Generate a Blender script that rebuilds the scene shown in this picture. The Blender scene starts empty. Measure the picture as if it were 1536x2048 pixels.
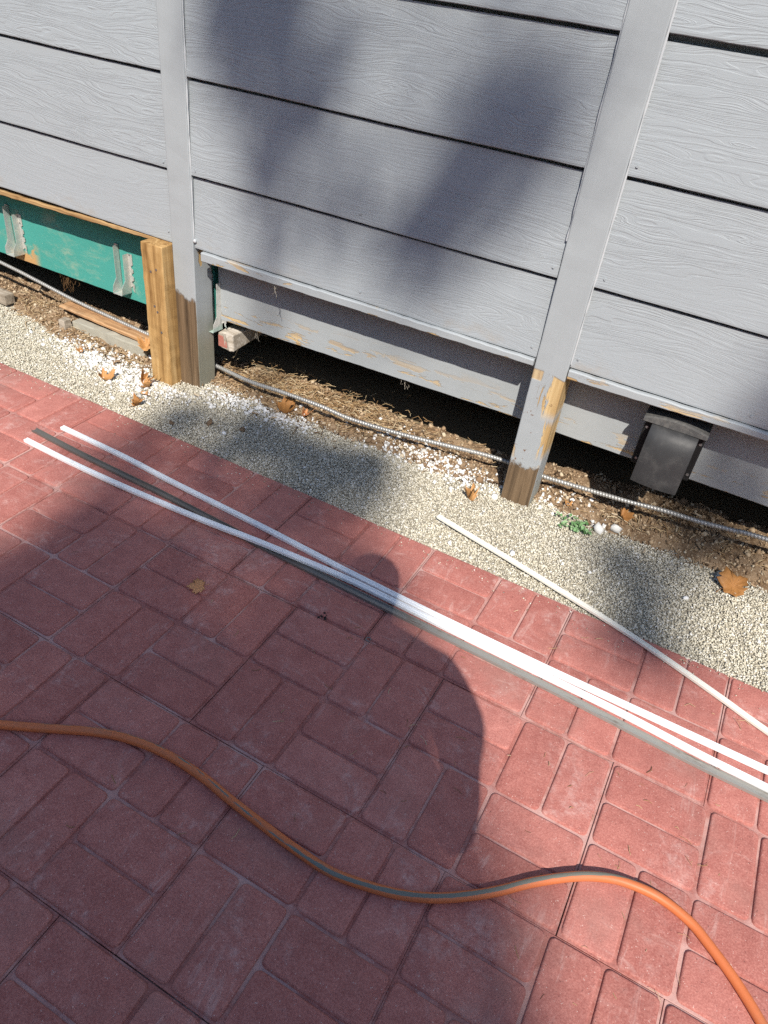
import bpy, bmesh, math, random
import numpy as np
from mathutils import Vector, Matrix

random.seed(7)
RNG = np.random.default_rng(11)
scene = bpy.context.scene
COL = scene.collection

# ------------------------------------------------------------------ camera, sky, sun, exposure
cam_d = bpy.data.cameras.new('camera')
cam = bpy.data.objects.new('camera', cam_d); COL.objects.link(cam)
cam_d.sensor_fit = 'HORIZONTAL'; cam_d.sensor_width = 36.0
cam_d.lens = 36.0 * 1468.85 / 1536.0
cam_d.clip_start = 0.02; cam_d.clip_end = 600
RIGHT = Vector((0.87429, 0.47302, 0.10894)); DOWN = Vector((0.36899, -0.50183, -0.78231)); FWD = Vector((-0.31538, 0.72416, -0.61329))
m4 = Matrix((RIGHT, -DOWN, -FWD)).transposed().to_4x4()
m4.translation = Vector((0.4852, -1.5014, 1.3192))
cam.matrix_world = m4
scene.camera = cam

SUN = Vector((0.49, -1.0, 1.15))              # towards the sun
SUNN = SUN.normalized()
ELEV = math.asin(SUNN.z)
world = bpy.data.worlds.new('World'); scene.world = world; world.use_nodes = True
wn = world.node_tree; wn.nodes.clear()
sky = wn.nodes.new('ShaderNodeTexSky'); sky.sky_type = 'NISHITA'; sky.sun_disc = False
sky.sun_elevation = ELEV; sky.sun_rotation = math.atan2(SUN.x, SUN.y)
sky.air_density = 1.0; sky.dust_density = 0.6; sky.ozone_density = 2.0
bg = wn.nodes.new('ShaderNodeBackground'); bg.inputs['Strength'].default_value = 0.125
wo = wn.nodes.new('ShaderNodeOutputWorld')
wn.links.new(sky.outputs[0], bg.inputs[0]); wn.links.new(bg.outputs[0], wo.inputs[0])

sl = bpy.data.lights.new('sun', 'SUN'); sl.energy = 4.8; sl.angle = math.radians(0.53); sl.color = (1.0, 0.93, 0.83)
so = bpy.data.objects.new('sun', sl); COL.objects.link(so)
so.rotation_euler = SUNN.to_track_quat('Z', 'Y').to_euler(); so.location = (6, -14, 16)

scene.view_settings.view_transform = 'Standard'; scene.view_settings.look = 'None'
scene.view_settings.gamma = 1.0; scene.view_settings.exposure = 0.35
scene.view_settings.use_curve_mapping = False
scene.render.engine = 'CYCLES'
scene.cycles.use_denoising = False
scene.cycles.max_bounces = 6

# ------------------------------------------------------------------ helpers
def tag(o, label=None, cat=None, group=None, kind=None):
    if label: o['label'] = label
    if cat: o['category'] = cat
    if group: o['group'] = group
    if kind: o['kind'] = kind
    return o

def empty(name, loc=(0, 0, 0)):
    o = bpy.data.objects.new(name, None); COL.objects.link(o)
    o.empty_display_size = 0.05; o.location = loc
    return o

def link(name, me, mat=None, parent=None, loc=None):
    o = bpy.data.objects.new(name, me); COL.objects.link(o)
    if mat is not None and not me.materials: me.materials.append(mat)
    if parent is not None:
        o.parent = parent
        p = Vector((0, 0, 0)); q = parent
        while q is not None: p += q.location; q = q.parent
        o.location = -p if loc is None else Vector(loc)
    elif loc is not None: o.location = loc
    return o

def from_py(name, v, f, smooth=False):
    me = bpy.data.meshes.new(name); me.from_pydata([tuple(p) for p in v], [], f); me.update()
    if smooth: me.polygons.foreach_set('use_smooth', [True] * len(me.polygons))
    return me

def soup(name, verts, faces_n, attr=None, smooth=False):
    """verts (N,3), faces (F,3) arrays -> mesh; attr: (N,) value stored as the point attribute 'rnd'"""
    me = bpy.data.meshes.new(name)
    me.vertices.add(len(verts)); me.vertices.foreach_set('co', np.asarray(verts, np.float32).ravel())
    k = faces_n.shape[1]; F = len(faces_n)
    me.loops.add(F * k); me.loops.foreach_set('vertex_index', np.asarray(faces_n, np.int32).ravel())
    me.polygons.add(F); me.polygons.foreach_set('loop_start', np.arange(0, F * k, k, dtype=np.int32))
    if smooth: me.polygons.foreach_set('use_smooth', np.ones(F, dtype=bool))
    me.update(calc_edges=True)
    if attr is not None:
        a = me.attributes.new('rnd', 'FLOAT', 'POINT'); a.data.foreach_set('value', np.asarray(attr, np.float32))
    return me

def box_me(name, x0, x1, y0, y1, z0, z1, bev=0.002, cuts=0, jit=0.0, seg=2):
    bm = bmesh.new()
    bmesh.ops.create_cube(bm, size=1)
    for v in bm.verts:
        v.co = ((x0 + x1) / 2 + v.co.x * (x1 - x0), (y0 + y1) / 2 + v.co.y * (y1 - y0), (z0 + z1) / 2 + v.co.z * (z1 - z0))
    if cuts:
        L = max(x1 - x0, z1 - z0)
        ax = 0 if (x1 - x0) == L else 2
        es = [e for e in bm.edges if abs((e.verts[0].co - e.verts[1].co)[ax]) > L * .9]
        bmesh.ops.subdivide_edges(bm, edges=es, cuts=cuts)
        for v in bm.verts: v.co += Vector((random.uniform(-jit, jit), random.uniform(-jit, jit), random.uniform(-jit, jit)))
    if bev > 0:
        es = [e for e in bm.edges if len(e.link_faces) == 2 and e.calc_face_angle() > 0.6]
        bmesh.ops.bevel(bm, geom=es, offset=bev, segments=seg, affect='EDGES', profile=0.5)
    me = bpy.data.meshes.new(name); bm.to_mesh(me); bm.free()
    return me

def spline(pts, n):
    P = np.array(pts, float); P = np.vstack([2 * P[0] - P[1], P, 2 * P[-1] - P[-2]])
    out = []; segs = len(P) - 3
    for t in np.linspace(0, segs - 1e-9, n):
        i = int(t); u = t - i; a, b, c, d = P[i:i + 4]
        out.append(0.5 * ((2 * b) + (-a + c) * u + (2 * a - 5 * b + 4 * c - d) * u * u + (-a + 3 * b - 3 * c + d) * u ** 3))
    out = np.array(out)
    s = np.concatenate([[0], np.cumsum(np.linalg.norm(np.diff(out, axis=0), axis=1))])
    t = np.linspace(0, s[-1], n)
    return np.stack([np.interp(t, s, out[:, k]) for k in range(3)], 1), s[-1]

def sweep(name, path, prof, caps=True, smooth=False, rfun=None):
    """profile points (lateral, up) carried along a path; rfun(s_index, k) scales a profile point"""
    path = np.asarray(path); n = len(path); k = len(prof)
    T = np.gradient(path, axis=0); T /= np.linalg.norm(T, axis=1)[:, None]
    up = np.array([0, 0, 1.0]); V = []
    for i in range(n):
        lat = np.cross(T[i], up); lat /= np.linalg.norm(lat); u = np.cross(lat, T[i])
        for j, (a, b) in enumerate(prof):
            r = 1.0 if rfun is None else rfun(i, j)
            V.append(path[i] + lat * a * r + u * b * r)
    F = []
    for i in range(n - 1):
        for j in range(k):
            F.append((i * k + j, i * k + (j + 1) % k, (i + 1) * k + (j + 1) % k, (i + 1) * k + j))
    if caps: F.append(tuple(range(k))[::-1]); F.append(tuple((n - 1) * k + j for j in range(k)))
    me = from_py(name, V, F, smooth)
    if caps and smooth:
        me.polygons[-1].use_smooth = False; me.polygons[-2].use_smooth = False
    return me

def circ(r, k): return [(r * math.cos(2 * math.pi * j / k), r * math.sin(2 * math.pi * j / k)) for j in range(k)]

class VNoise:
    def __init__(s, seed): s.t = np.random.default_rng(seed).random((256, 256))
    def __call__(s, x, y):
        x = np.asarray(x, float); y = np.asarray(y, float)
        xi = np.floor(x).astype(int); yi = np.floor(y).astype(int); u = x - xi; v = y - yi
        u = u * u * (3 - 2 * u); v = v * v * (3 - 2 * v)
        g = lambda a, b: s.t[a % 256, b % 256]
        return (g(xi, yi) * (1 - u) + g(xi + 1, yi) * u) * (1 - v) + (g(xi, yi + 1) * (1 - u) + g(xi + 1, yi + 1) * u) * v - 0.5
VN = VNoise(3)
def fbm(x, y, f, o=4): return sum(VN(x * f * 2 ** i + 17 * i, y * f * 2 ** i + 5 * i) * 0.5 ** i for i in range(o))

# ------------------------------------------------------------------ materials
class M:
    def __init__(s, name, rough=0.8, spec=0.3, metal=0.0, col=(0.5, 0.5, 0.5)):
        s.m = bpy.data.materials.new(name); s.m.use_nodes = True
        s.t = s.m.node_tree; s.b = s.t.nodes['Principled BSDF']
        s.b.inputs['Roughness'].default_value = rough
        s.b.inputs['Specular IOR Level'].default_value = spec
        s.b.inputs['Metallic'].default_value = metal
        s.b.inputs['Base Color'].default_value = (*col, 1)
    def n(s, typ, **kw):
        nd = s.t.nodes.new('ShaderNode' + typ)
        for k, v in kw.items():
            if k in nd.inputs.keys():
                s.set(nd.inputs[k], v)
            else: setattr(nd, k, v)
        return nd
    def set(s, sock, v):
        if hasattr(v, 'is_output') or isinstance(v, bpy.types.NodeSocket): s.t.links.new(v, sock)
        elif isinstance(v, tuple) and len(v) == 3 and sock.type == 'RGBA': sock.default_value = (*v, 1)
        else: sock.default_value = v
    def obj(s): return s.n('TexCoord').outputs['Object']
    def gen(s): return s.n('TexCoord').outputs['Generated']
    def pos(s): return s.n('NewGeometry').outputs['Position']
    def rand(s): return s.n('ObjectInfo').outputs['Random']
    def attr(s, nm='rnd'): return s.n('Attribute', attribute_name=nm).outputs['Fac']
    def mapv(s, vec, scale=(1, 1, 1), loc=None):
        nd = s.n('Mapping'); s.set(nd.inputs['Vector'], vec); nd.inputs['Scale'].default_value = scale
        if loc is not None: s.set(nd.inputs['Location'], loc)
        return nd.outputs[0]
    def noise(s, vec, scale, detail=4, rough=0.55, dist=0.0):
        nd = s.n('TexNoise'); s.set(nd.inputs['Vector'], vec)
        nd.inputs['Scale'].default_value = scale; nd.inputs['Detail'].default_value = detail
        nd.inputs['Roughness'].default_value = rough; nd.inputs['Distortion'].default_value = dist
        return nd.outputs['Fac']
    def ramp(s, fac, stops):
        nd = s.n('ValToRGB'); s.set(nd.inputs[0], fac); cr = nd.color_ramp
        while len(cr.elements) < len(stops): cr.elements.new(0.5)
        for e, (p, c) in zip(cr.elements, stops):
            e.position = p; e.color = (*c, 1) if isinstance(c, tuple) else (c, c, c, 1)
        return nd.outputs[0]
    def mix(s, fac, a, b, mode='MIX'):
        nd = s.n('Mix', data_type='RGBA', blend_type=mode)
        s.set(nd.inputs[0], fac); s.set(nd.inputs[6], a); s.set(nd.inputs[7], b)
        return nd.outputs[2]
    def math(s, op, a, b=0.0, c=None):
        nd = s.n('Math', operation=op); s.set(nd.inputs[0], a); s.set(nd.inputs[1], b)
        if c is not None: s.set(nd.inputs[2], c)
        return nd.outputs[0]
    def sep(s, vec):
        nd = s.n('SeparateXYZ'); s.set(nd.inputs[0], vec); return nd.outputs
    def comb(s, x, y, z):
        nd = s.n('CombineXYZ')
        for i, q in enumerate((x, y, z)): s.set(nd.inputs[i], q)
        return nd.outputs[0]
    def bump(s, h, strength=0.5, dist=0.002, prev=None):
        nd = s.n('Bump'); s.set(nd.inputs['Height'], h)
        nd.inputs['Strength'].default_value = strength; nd.inputs['Distance'].default_value = dist
        if prev is not None: s.set(nd.inputs['Normal'], prev)
        return nd.outputs[0]
    def col(s, c): s.set(s.b.inputs['Base Color'], c)
    def nor(s, c): s.set(s.b.inputs['Normal'], c)
    def step(s, v, lo, hi):
        nd = s.n('MapRange', interpolation_type='SMOOTHSTEP'); s.set(nd.inputs[0], v)
        nd.inputs[1].default_value = lo; nd.inputs[2].default_value = hi
        return nd.outputs[0]

MAT = {}
# --- moulded concrete brick
def brick_like(name, dusty):
    k = M(name, 0.9, 0.22)
    p = k.pos(); r = k.rand()
    base = k.ramp(r, [(0.0, (0.42, 0.132, 0.108)), (0.35, (0.50, 0.165, 0.135)), (0.7, (0.54, 0.190, 0.156)), (1.0, (0.60, 0.228, 0.190))])
    big = k.noise(p, 7, 4, 0.6)
    base = k.mix(k.math('MULTIPLY', big, 0.75), base, (0.36, 0.115, 0.10))
    mot = k.noise(k.mapv(p, (1, 1, 1), (1.3, 5.7, 0)), 26, 5, 0.7, 0.4)
    base = k.mix(k.step(mot, 0.36, 0.66), k.mix(0.22, base, (0.24, 0.09, 0.078)), k.mix(0.10, base, (0.80, 0.43, 0.36)))
    fine = k.noise(p, 300, 3, 0.7)
    base = k.mix(k.step(fine, 0.35, 0.75), k.mix(0.28, base, (0.17, 0.06, 0.05)), k.mix(0.16, base, (0.8, 0.50, 0.42)))
    eff = k.math('MULTIPLY', k.step(k.noise(p, 7.0, 6, 0.72, 0.6), 0.52, 0.70), k.step(k.noise(k.mapv(p, (1, 1, 1), (3.1, 1.7, 0)), 60, 4, 0.7), 0.35, 0.7))
    base = k.mix(k.math('MULTIPLY', eff, 0.46), base, (0.68, 0.50, 0.46))
    base = k.mix(k.math('MULTIPLY', k.step(k.noise(k.mapv(p, (1, 1, 1), (7.3, 2.2, 0)), 4.5, 5, 0.65), 0.50, 0.74), 0.45), base, (0.30, 0.165, 0.14))
    sc1 = k.math('MULTIPLY', k.step(k.noise(k.mapv(p, (20, 5, 1)), 1.0, 6, 0.75, 1.2), 0.55, 0.69), k.step(k.noise(p, 3.1, 3), 0.45, 0.60))
    sc2 = k.math('MULTIPLY', k.step(k.noise(k.mapv(p, (6, 24, 1), (3, 8, 0)), 1.0, 6, 0.75, 1.2), 0.56, 0.70), k.step(k.noise(k.mapv(p, (1, 1, 1), (9, 4, 0)), 3.1, 3), 0.45, 0.60))
    base = k.mix(k.math('MULTIPLY', k.math('MAXIMUM', sc1, sc2), 0.27), base, (0.72, 0.55, 0.50))
    v = k.n('TexVoronoi', feature='F1'); k.set(v.inputs['Vector'], p); v.inputs['Scale'].default_value = 270
    dots = k.math('MULTIPLY', k.math('LESS_THAN', v.outputs['Distance'], 0.26), k.math('GREATER_THAN', k.noise(p, 110, 1), 0.64))
    base = k.mix(k.math('MULTIPLY', dots, 0.55), base, (0.72, 0.56, 0.50))
    pits = k.math('MULTIPLY', k.step(k.noise(p, 210, 2, 0.6), 0.66, 0.74), 0.55)
    base = k.mix(pits, base, (0.07, 0.03, 0.03))
    if dusty:
        base = k.mix(k.step(k.noise(p, 4, 5, 0.7), 0.44, 0.60), k.mix(0.22, base, (0.16, 0.065, 0.058)), k.mix(0.55, base, (0.56, 0.41, 0.375)))
    k.col(base)
    h = k.math('ADD', k.math('MULTIPLY', fine, 0.8), k.math('MULTIPLY', k.noise(p, 60, 4), 1.2))
    k.nor(k.bump(h, 0.5, 0.0016))
    return k.m
MAT['brick'] = brick_like('red_concrete_brick', False)
MAT['slab'] = brick_like('dusty_groove_concrete', True)

# --- embossed painted siding
k = M('grey_embossed_siding', 0.55, 0.35)
o = k.obj(); r = k.rand()
off = k.comb(k.math('MULTIPLY', r, 37.0), 0.0, k.math('MULTIPLY', r, 91.0))
q = k.mapv(o, (1, 1, 1), off)
qq = k.mapv(q, (0.9, 0.0, 5.5))
warp = k.noise(qq, 1.6, 3, 0.5)
zz = k.math('ADD', k.sep(q)[2], k.math('MULTIPLY', warp, 0.20))
rings = k.noise(k.comb(k.math('MULTIPLY', k.sep(q)[0], 1.5), 0.0, k.math('MULTIPLY', zz, 112.0)), 1.9, 3, 0.62, 0.12)
fib = k.noise(k.mapv(q, (34, 1, 480)), 1.0, 3, 0.65, 0.5)
amp = k.math('MULTIPLY', k.step(k.noise(k.mapv(q, (0.8, 1, 5)), 1.2, 2), 0.36, 0.62), k.math('MULTIPLY_ADD', k.math('FRACT', k.math('MULTIPLY', r, 7.31)), 0.9, 0.35))
h = k.math('ADD', k.math('MULTIPLY', k.step(rings, 0.44, 0.54), k.math('MULTIPLY_ADD', amp, 0.8, 0.25)), k.math('MULTIPLY', fib, 0.42))
c = k.mix(k.math('MULTIPLY', k.noise(q, 3, 3), 0.5), (0.360, 0.394, 0.418), (0.328, 0.356, 0.378))
zw = k.sep(k.pos())[2]
stain = k.math('MULTIPLY', k.step(zw, 0.56, 0.465), k.step(k.noise(k.mapv(q, (1, 1, 2)), 5, 5, 0.65), 0.50, 0.72))
c = k.mix(k.math('MULTIPLY', stain, 0.55), c, (0.34, 0.28, 0.21))
k.col(c); k.nor(k.bump(h, 0.42, 0.0022))
MAT['siding'] = k.m

# --- painted wood that peels; z and noise decide where it is bare
def peeling(name, foot, along, amount, lowband=None, peelband=None, streaks=False):
    k = M(name, 0.62, 0.3)
    p = k.pos(); z = k.sep(p)[2]
    gs = (60, 60, 2.2) if along == 'z' else (2.2, 60, 60)
    grain = k.noise(k.mapv(p, gs), 1.0, 4, 0.6, 0.6)
    fresh = k.ramp(grain, [(0.3, (0.34, 0.21, 0.085)), (0.55, (0.56, 0.40, 0.20)), (0.75, (0.68, 0.53, 0.31))])
    old = k.ramp(grain, [(0.3, (0.06, 0.040, 0.024)), (0.55, (0.17, 0.115, 0.068)), (0.8, (0.28, 0.20, 0.125))])
    n1 = k.noise(k.mapv(p, (14, 14, 5) if along == 'z' else (5, 14, 26)), 1.0, 5, 0.62, 0.5)
    paint = k.mix(k.noise(p, 11, 4), (0.380, 0.410, 0.430), (0.325, 0.350, 0.365))
    bare = k.step(n1, amount, amount + 0.025)
    if peelband:
        lo, hi = peelband
        band = k.math('MULTIPLY', k.step(z, lo - 0.05, lo + 0.03), k.step(z, hi + 0.02, hi - 0.02))
        bare = k.math('MULTIPLY', bare, band)
    if lowband:
        lo, hi, am = lowband
        lb = k.math('MULTIPLY', k.step(z, hi, lo), k.step(k.noise(k.mapv(p, (7, 20, 40)), 1.0, 5, 0.65, 0.6), am, am + 0.03))
        bare = k.math('MAXIMUM', bare, lb)
    if streaks:
        u = k.math('MULTIPLY', k.math('SUBTRACT', k.sep(p)[0], 0.062), 1 / 0.092)
        sn = k.noise(k.mapv(p, (75, 10, 9)), 1.0, 4, 0.6, 0.4)
        up = k.math('MULTIPLY', k.step(z, 0.285, 0.33), k.step(k.math('ADD', z, k.math('MULTIPLY', u, 0.02)), 0.446, 0.440))
        b1 = k.math('MULTIPLY', k.step(k.math('ADD', sn, k.math('MULTIPLY', k.math('SUBTRACT', u, 0.5), 0.55)), 0.50, 0.54), up)
        low = k.math('MULTIPLY', k.step(z, 0.15, 0.20), k.step(z, 0.31, 0.27))
        b2 = k.math('MULTIPLY', k.step(k.math('ADD', sn, k.math('MULTIPLY', k.math('SUBTRACT', u, 0.85), 0.9)), 0.50, 0.54), low)
        patch = k.math('MULTIPLY', k.math('MULTIPLY', k.step(z, 0.402, 0.408), k.step(z, 0.438, 0.432)), k.step(k.math('ADD', u, k.math('MULTIPLY', n1, 0.3)), 0.50, 0.46))
        bare = k.math('MAXIMUM', k.math('MAXIMUM', b1, b2), k.math('MAXIMUM', k.math('MULTIPLY', patch, 0.8), k.math('MULTIPLY', bare, 0.9)))
        holes = k.math('MULTIPLY', k.step(k.noise(p, 55, 3, 0.6), 0.66, 0.69), k.step(z, 0.42, 0.30))
    c = k.mix(bare, paint, fresh)
    if streaks: c = k.mix(k.math('MULTIPLY', holes, 0.85), c, (0.16, 0.075, 0.035))
    if foot is not None:
        fz = k.math('ADD', z, k.math('MULTIPLY', k.math('SUBTRACT', k.noise(k.mapv(p, (22, 22, 16)), 1.0, 5, 0.68), 0.5), 0.14))
        ft = k.step(fz, foot + 0.010, foot - 0.010)
        front = k.math('LESS_THAN', k.sep(k.n('NewGeometry').outputs['True Normal'])[1], -0.5)
        side = k.math('MULTIPLY', k.math('SUBTRACT', 1.0, front), k.step(fz, foot + 0.02, foot - 0.20))
        c = k.mix(k.math('MULTIPLY', side, 0.8), c, k.mix(grain, (0.13, 0.125, 0.08), (0.33, 0.31, 0.22)))
        ft = k.math('MULTIPLY', ft, front)
        c = k.mix(ft, c, old); bare = k.math('MAXIMUM', bare, ft)
    k.col(c)
    k.b.inputs['Roughness'].default_value = 0.65
    b1 = k.bump(k.math('ADD', k.math('MULTIPLY', bare, -1.0), k.math('MULTIPLY', grain, 0.35)), 0.8, 0.0016)
    k.nor(b1)
    return k.m
MAT['post_r'] = peeling('peeling_grey_post_paint', 0.125, 'z', 0.60, None, (0.16, 0.30), True)
MAT['post_l'] = peeling('weathered_grey_post_paint', 0.285, 'z', 0.60, None, (0.30, 0.46))
MAT['rim'] = peeling('peeling_grey_board_paint', None, 'x', 0.69, (0.19, 0.31, 0.555), None)
MAT['trim'] = peeling('worn_grey_trim_paint', None, 'x', 0.68, (0.435, 0.475, 0.585), None)
MAT['trimpost'] = peeling('plain_grey_post_paint', None, 'z', 0.9)

def wood(name, along, dark, mid, light, rough=0.8, scale=1.0):
    k = M(name, rough, 0.2)
    p = k.pos(); rr = k.math('MULTIPLY', k.rand(), 31.0)
    g = {'x': (1.6, 34, 34), 'y': (34, 1.6, 34), 'z': (34, 34, 1.6)}[along]
    q = k.mapv(p, tuple(x * scale for x in g), k.comb(rr, rr, rr))
    a = k.noise(q, 1.0, 4, 0.6, 1.1); b = k.noise(k.mapv(p, tuple(x * 5 * scale for x in g)), 1.0, 3, 0.6)
    t = k.math('ADD', k.math('MULTIPLY', a, 0.75), k.math('MULTIPLY', b, 0.25))
    c = k.ramp(t, [(0.33, dark), (0.5, mid), (0.66, light)])
    c = k.mix(k.step(k.noise(p, 13, 4), 0.52, 0.75), c, k.mix(0.5, c, dark))
    kn = k.n('TexVoronoi', feature='F1'); k.set(kn.inputs['Vector'], k.mapv(p, (13, 13, 13))); kn.inputs['Scale'].default_value = 1.0
    c = k.mix(k.math('MULTIPLY', k.step(kn.outputs['Distance'], 0.13, 0.06), 0.7), c, dark)
    k.col(c); k.nor(k.bump(t, 0.5, 0.002))
    return k.m
MAT['raw_z'] = wood('raw_lumber', 'z', (0.20, 0.105, 0.035), (0.42, 0.255, 0.10), (0.58, 0.39, 0.18))
MAT['raw_x'] = wood('raw_plate_wood', 'x', (0.13, 0.065, 0.025), (0.33, 0.20, 0.09), (0.50, 0.34, 0.17))
MAT['plank'] = wood('orange_plank_wood', 'x', (0.20, 0.10, 0.05), (0.45, 0.26, 0.13), (0.58, 0.38, 0.22))
MAT['stub'] = wood('whitewashed_stub', 'x', (0.22, 0.18, 0.13), (0.42, 0.37, 0.31), (0.60, 0.56, 0.50))
MAT['oldgrey'] = wood('weathered_offcut', 'x', (0.15, 0.12, 0.09), (0.33, 0.28, 0.22), (0.46, 0.40, 0.33))

k = M('green_treated_ledger', 0.7, 0.25); p = k.pos()
c = k.mix(k.noise(k.mapv(p, (2, 20, 6)), 1.5, 4), (0.052, 0.28, 0.235), (0.072, 0.36, 0.315))
sc = k.math('MULTIPLY', k.step(k.noise(k.mapv(p, (3, 3, 6), (2.2, 0, 0.4)), 1.6, 6, 0.75, 0.6), 0.50, 0.74), 0.65)
c = k.mix(sc, c, (0.33, 0.41, 0.31))
z = k.sep(p)
endw = k.math('MULTIPLY', k.step(k.noise(k.mapv(p, (7, 7, 10), (0.3, 0, 0)), 1.0, 4, 0.6), 0.50, 0.56), k.step(z[2], 0.235, 0.20))
c = k.mix(k.math('MULTIPLY', endw, k.step(z[0], -1.99, -2.04)), c, (0.50, 0.30, 0.13))
fl = k.step(k.noise(p, 240, 2, 0.6), 0.66, 0.72)
c = k.mix(k.math('MULTIPLY', fl, 0.5), c, (0.5, 0.6, 0.5))
k.col(c); k.nor(k.bump(k.noise(k.mapv(p, (6, 60, 60)), 1.0, 4), 0.25, 0.0015)); MAT['green'] = k.m

k = M('galvanised_steel', 0.5, 0.5, 0.45); p = k.pos()
k.col(k.mix(k.step(k.noise(p, 60, 5, 0.7), 0.42, 0.7), (0.54, 0.56, 0.54), (0.70, 0.67, 0.60)))
k.nor(k.bump(k.noise(p, 140, 3), 0.3, 0.001)); MAT['galv'] = k.m
k = M('white_spattered_steel', 0.75, 0.3, 0.1); p = k.pos()
c = k.mix(k.step(k.noise(p, 45, 5, 0.7), 0.45, 0.6), (0.60, 0.60, 0.57), (0.42, 0.42, 0.40))
c = k.mix(k.math('MULTIPLY', k.step(k.sep(p)[2], 0.175, 0.16), 0.35), c, (0.10, 0.40, 0.33))
k.col(c); k.nor(k.bump(k.noise(p, 140, 3), 0.4, 0.001)); MAT['whitesteel'] = k.m
k = M('aluminium_conduit', 0.38, 0.5, 0.35); p = k.pos()
k.col(k.mix(k.noise(p, 30, 4), (0.45, 0.45, 0.44), (0.30, 0.30, 0.29))); MAT['conduit'] = k.m
k = M('black_vent_plastic', 0.38, 0.4); p = k.pos()
c = k.mix(k.step(k.noise(p, 22, 5, 0.65), 0.45, 0.75), (0.034, 0.035, 0.037), (0.062, 0.062, 0.062))
k.col(c); k.set(k.b.inputs['Roughness'], k.math('MULTIPLY_ADD', k.noise(p, 26, 4), 0.3, 0.36)); k.nor(k.bump(k.noise(p, 300, 2), 0.1, 0.0006)); MAT['black'] = k.m
k = M('dark_vent_plastic', 0.6, 0.3, 0, (0.012, 0.012, 0.013)); MAT['black2'] = k.m
k = M('sunlit_lip_plastic', 0.75, 0.3); p = k.pos(); k.col(k.mix(k.step(k.noise(p, 90, 5, 0.7), 0.40, 0.65), (0.075, 0.075, 0.075), (0.115, 0.113, 0.108))); MAT['lip'] = k.m  # sunlight put into the colour: lip paler than the rest of the vent
def vinyl(name, a, b, rough=0.32):
    k = M(name, rough, 0.5); p = k.pos()
    c = k.mix(k.noise(k.mapv(p, (2, 40, 40)), 1.0, 3), a, b)
    d = k.math('MULTIPLY', k.step(k.noise(p, 55, 4, 0.7), 0.60, 0.72), 0.35)
    c = k.mix(d, c, (0.35, 0.33, 0.30)); k.col(c); return k.m
MAT['white'] = vinyl('white_vinyl', (0.86, 0.88, 0.90), (0.76, 0.79, 0.82))
MAT['cream'] = vinyl('cream_vinyl', (0.84, 0.82, 0.74), (0.77, 0.75, 0.67))
k = M('dull_aluminium_shade_to_sun', 0.45, 0.4, 0.25); p = k.pos()
c = k.mix(k.step(k.sep(p)[0], -0.5, 0.5), (0.150, 0.142, 0.132), (0.32, 0.315, 0.295))  # light painted along the length: dark shaded left end, pale sunlit right end
c = k.mix(k.step(k.noise(k.mapv(p, (9, 60, 60)), 1.0, 4, 0.7), 0.55, 0.72), c, (0.15, 0.11, 0.085))
c = k.mix(k.math('MULTIPLY', k.step(k.noise(k.mapv(p, (30, 120, 120)), 1.0, 3), 0.70, 0.76), 0.6), c, (0.6, 0.58, 0.55))
k.col(c); MAT['dull'] = k.m

k = M('orange_hose_rubber', 0.5, 0.4); p = k.pos()
st = k.n('Attribute', attribute_name='stripe').outputs['Fac']
wob = k.math('ADD', st, k.math('MULTIPLY', k.math('SUBTRACT', k.noise(p, 38, 5, 0.7), 0.5), 0.55))
c = k.mix(k.noise(p, 14, 4), (0.60, 0.175, 0.062), (0.50, 0.135, 0.048))
c = k.mix(k.math('MULTIPLY', k.step(k.noise(p, 120, 4, 0.7), 0.60, 0.75), 0.35), c, (0.25, 0.10, 0.06))
c = k.mix(k.math('MULTIPLY', k.step(k.noise(k.mapv(p, (9, 9, 30)), 1.0, 5, 0.7), 0.48, 0.70), 0.45), c, (0.30, 0.17, 0.11))
c = k.mix(k.step(wob, 0.45, 0.55), c, (0.165, 0.165, 0.14))
k.col(c); k.nor(k.bump(k.noise(p, 220, 3), 0.12, 0.001)); MAT['hose'] = k.m

k = M('fine_pale_gravel', 0.92, 0.15); a = k.attr()
c = k.ramp(a, [(0.0, (0.21, 0.19, 0.155)), (0.25, (0.43, 0.39, 0.30)), (0.6, (0.63, 0.585, 0.465)), (0.9, (0.76, 0.73, 0.63)), (1.0, (0.82, 0.80, 0.75))])
c = k.mix(k.math('MULTIPLY', k.noise(k.pos(), 3, 4), 0.55), c, k.mix(0.35, c, (0.42, 0.41, 0.39)))
k.col(c); MAT['gravel'] = k.m
k = M('gravel_bed_fines', 0.95, 0.1); p = k.pos()
k.col(k.mix(k.noise(p, 160, 3), (0.16, 0.145, 0.115), (0.48, 0.44, 0.35))); k.nor(k.bump(k.noise(p, 200, 3), 0.8, 0.003)); MAT['bed'] = k.m
k = M('joint_sand', 0.95, 0.1); p = k.pos()
k.col(k.mix(k.step(k.noise(p, 6, 5, 0.7), 0.40, 0.62), (0.10, 0.055, 0.05), (0.50, 0.42, 0.38))); k.nor(k.bump(k.noise(p, 260, 3), 0.8, 0.002)); MAT['sand'] = k.m
k = M('white_stone_chips', 0.85, 0.25); a = k.attr()
k.col(k.ramp(a, [(0.0, (0.45, 0.43, 0.40)), (0.3, (0.72, 0.71, 0.68)), (1.0, (0.86, 0.86, 0.85))])); MAT['chips'] = k.m
k = M('dry_brown_soil', 0.95, 0.1); p = k.pos()
c = k.mix(k.step(k.noise(p, 17, 5, 0.7), 0.35, 0.65), (0.15, 0.095, 0.055), (0.33, 0.235, 0.15))
c = k.mix(k.step(k.noise(p, 130, 3), 0.55, 0.7), c, (0.45, 0.35, 0.24))
k.col(c); k.nor(k.bump(k.noise(p, 90, 5, 0.7), 1.0, 0.006)); MAT['soil'] = k.m
k = M('soil_crumbs', 0.95, 0.1); a = k.attr()
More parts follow.
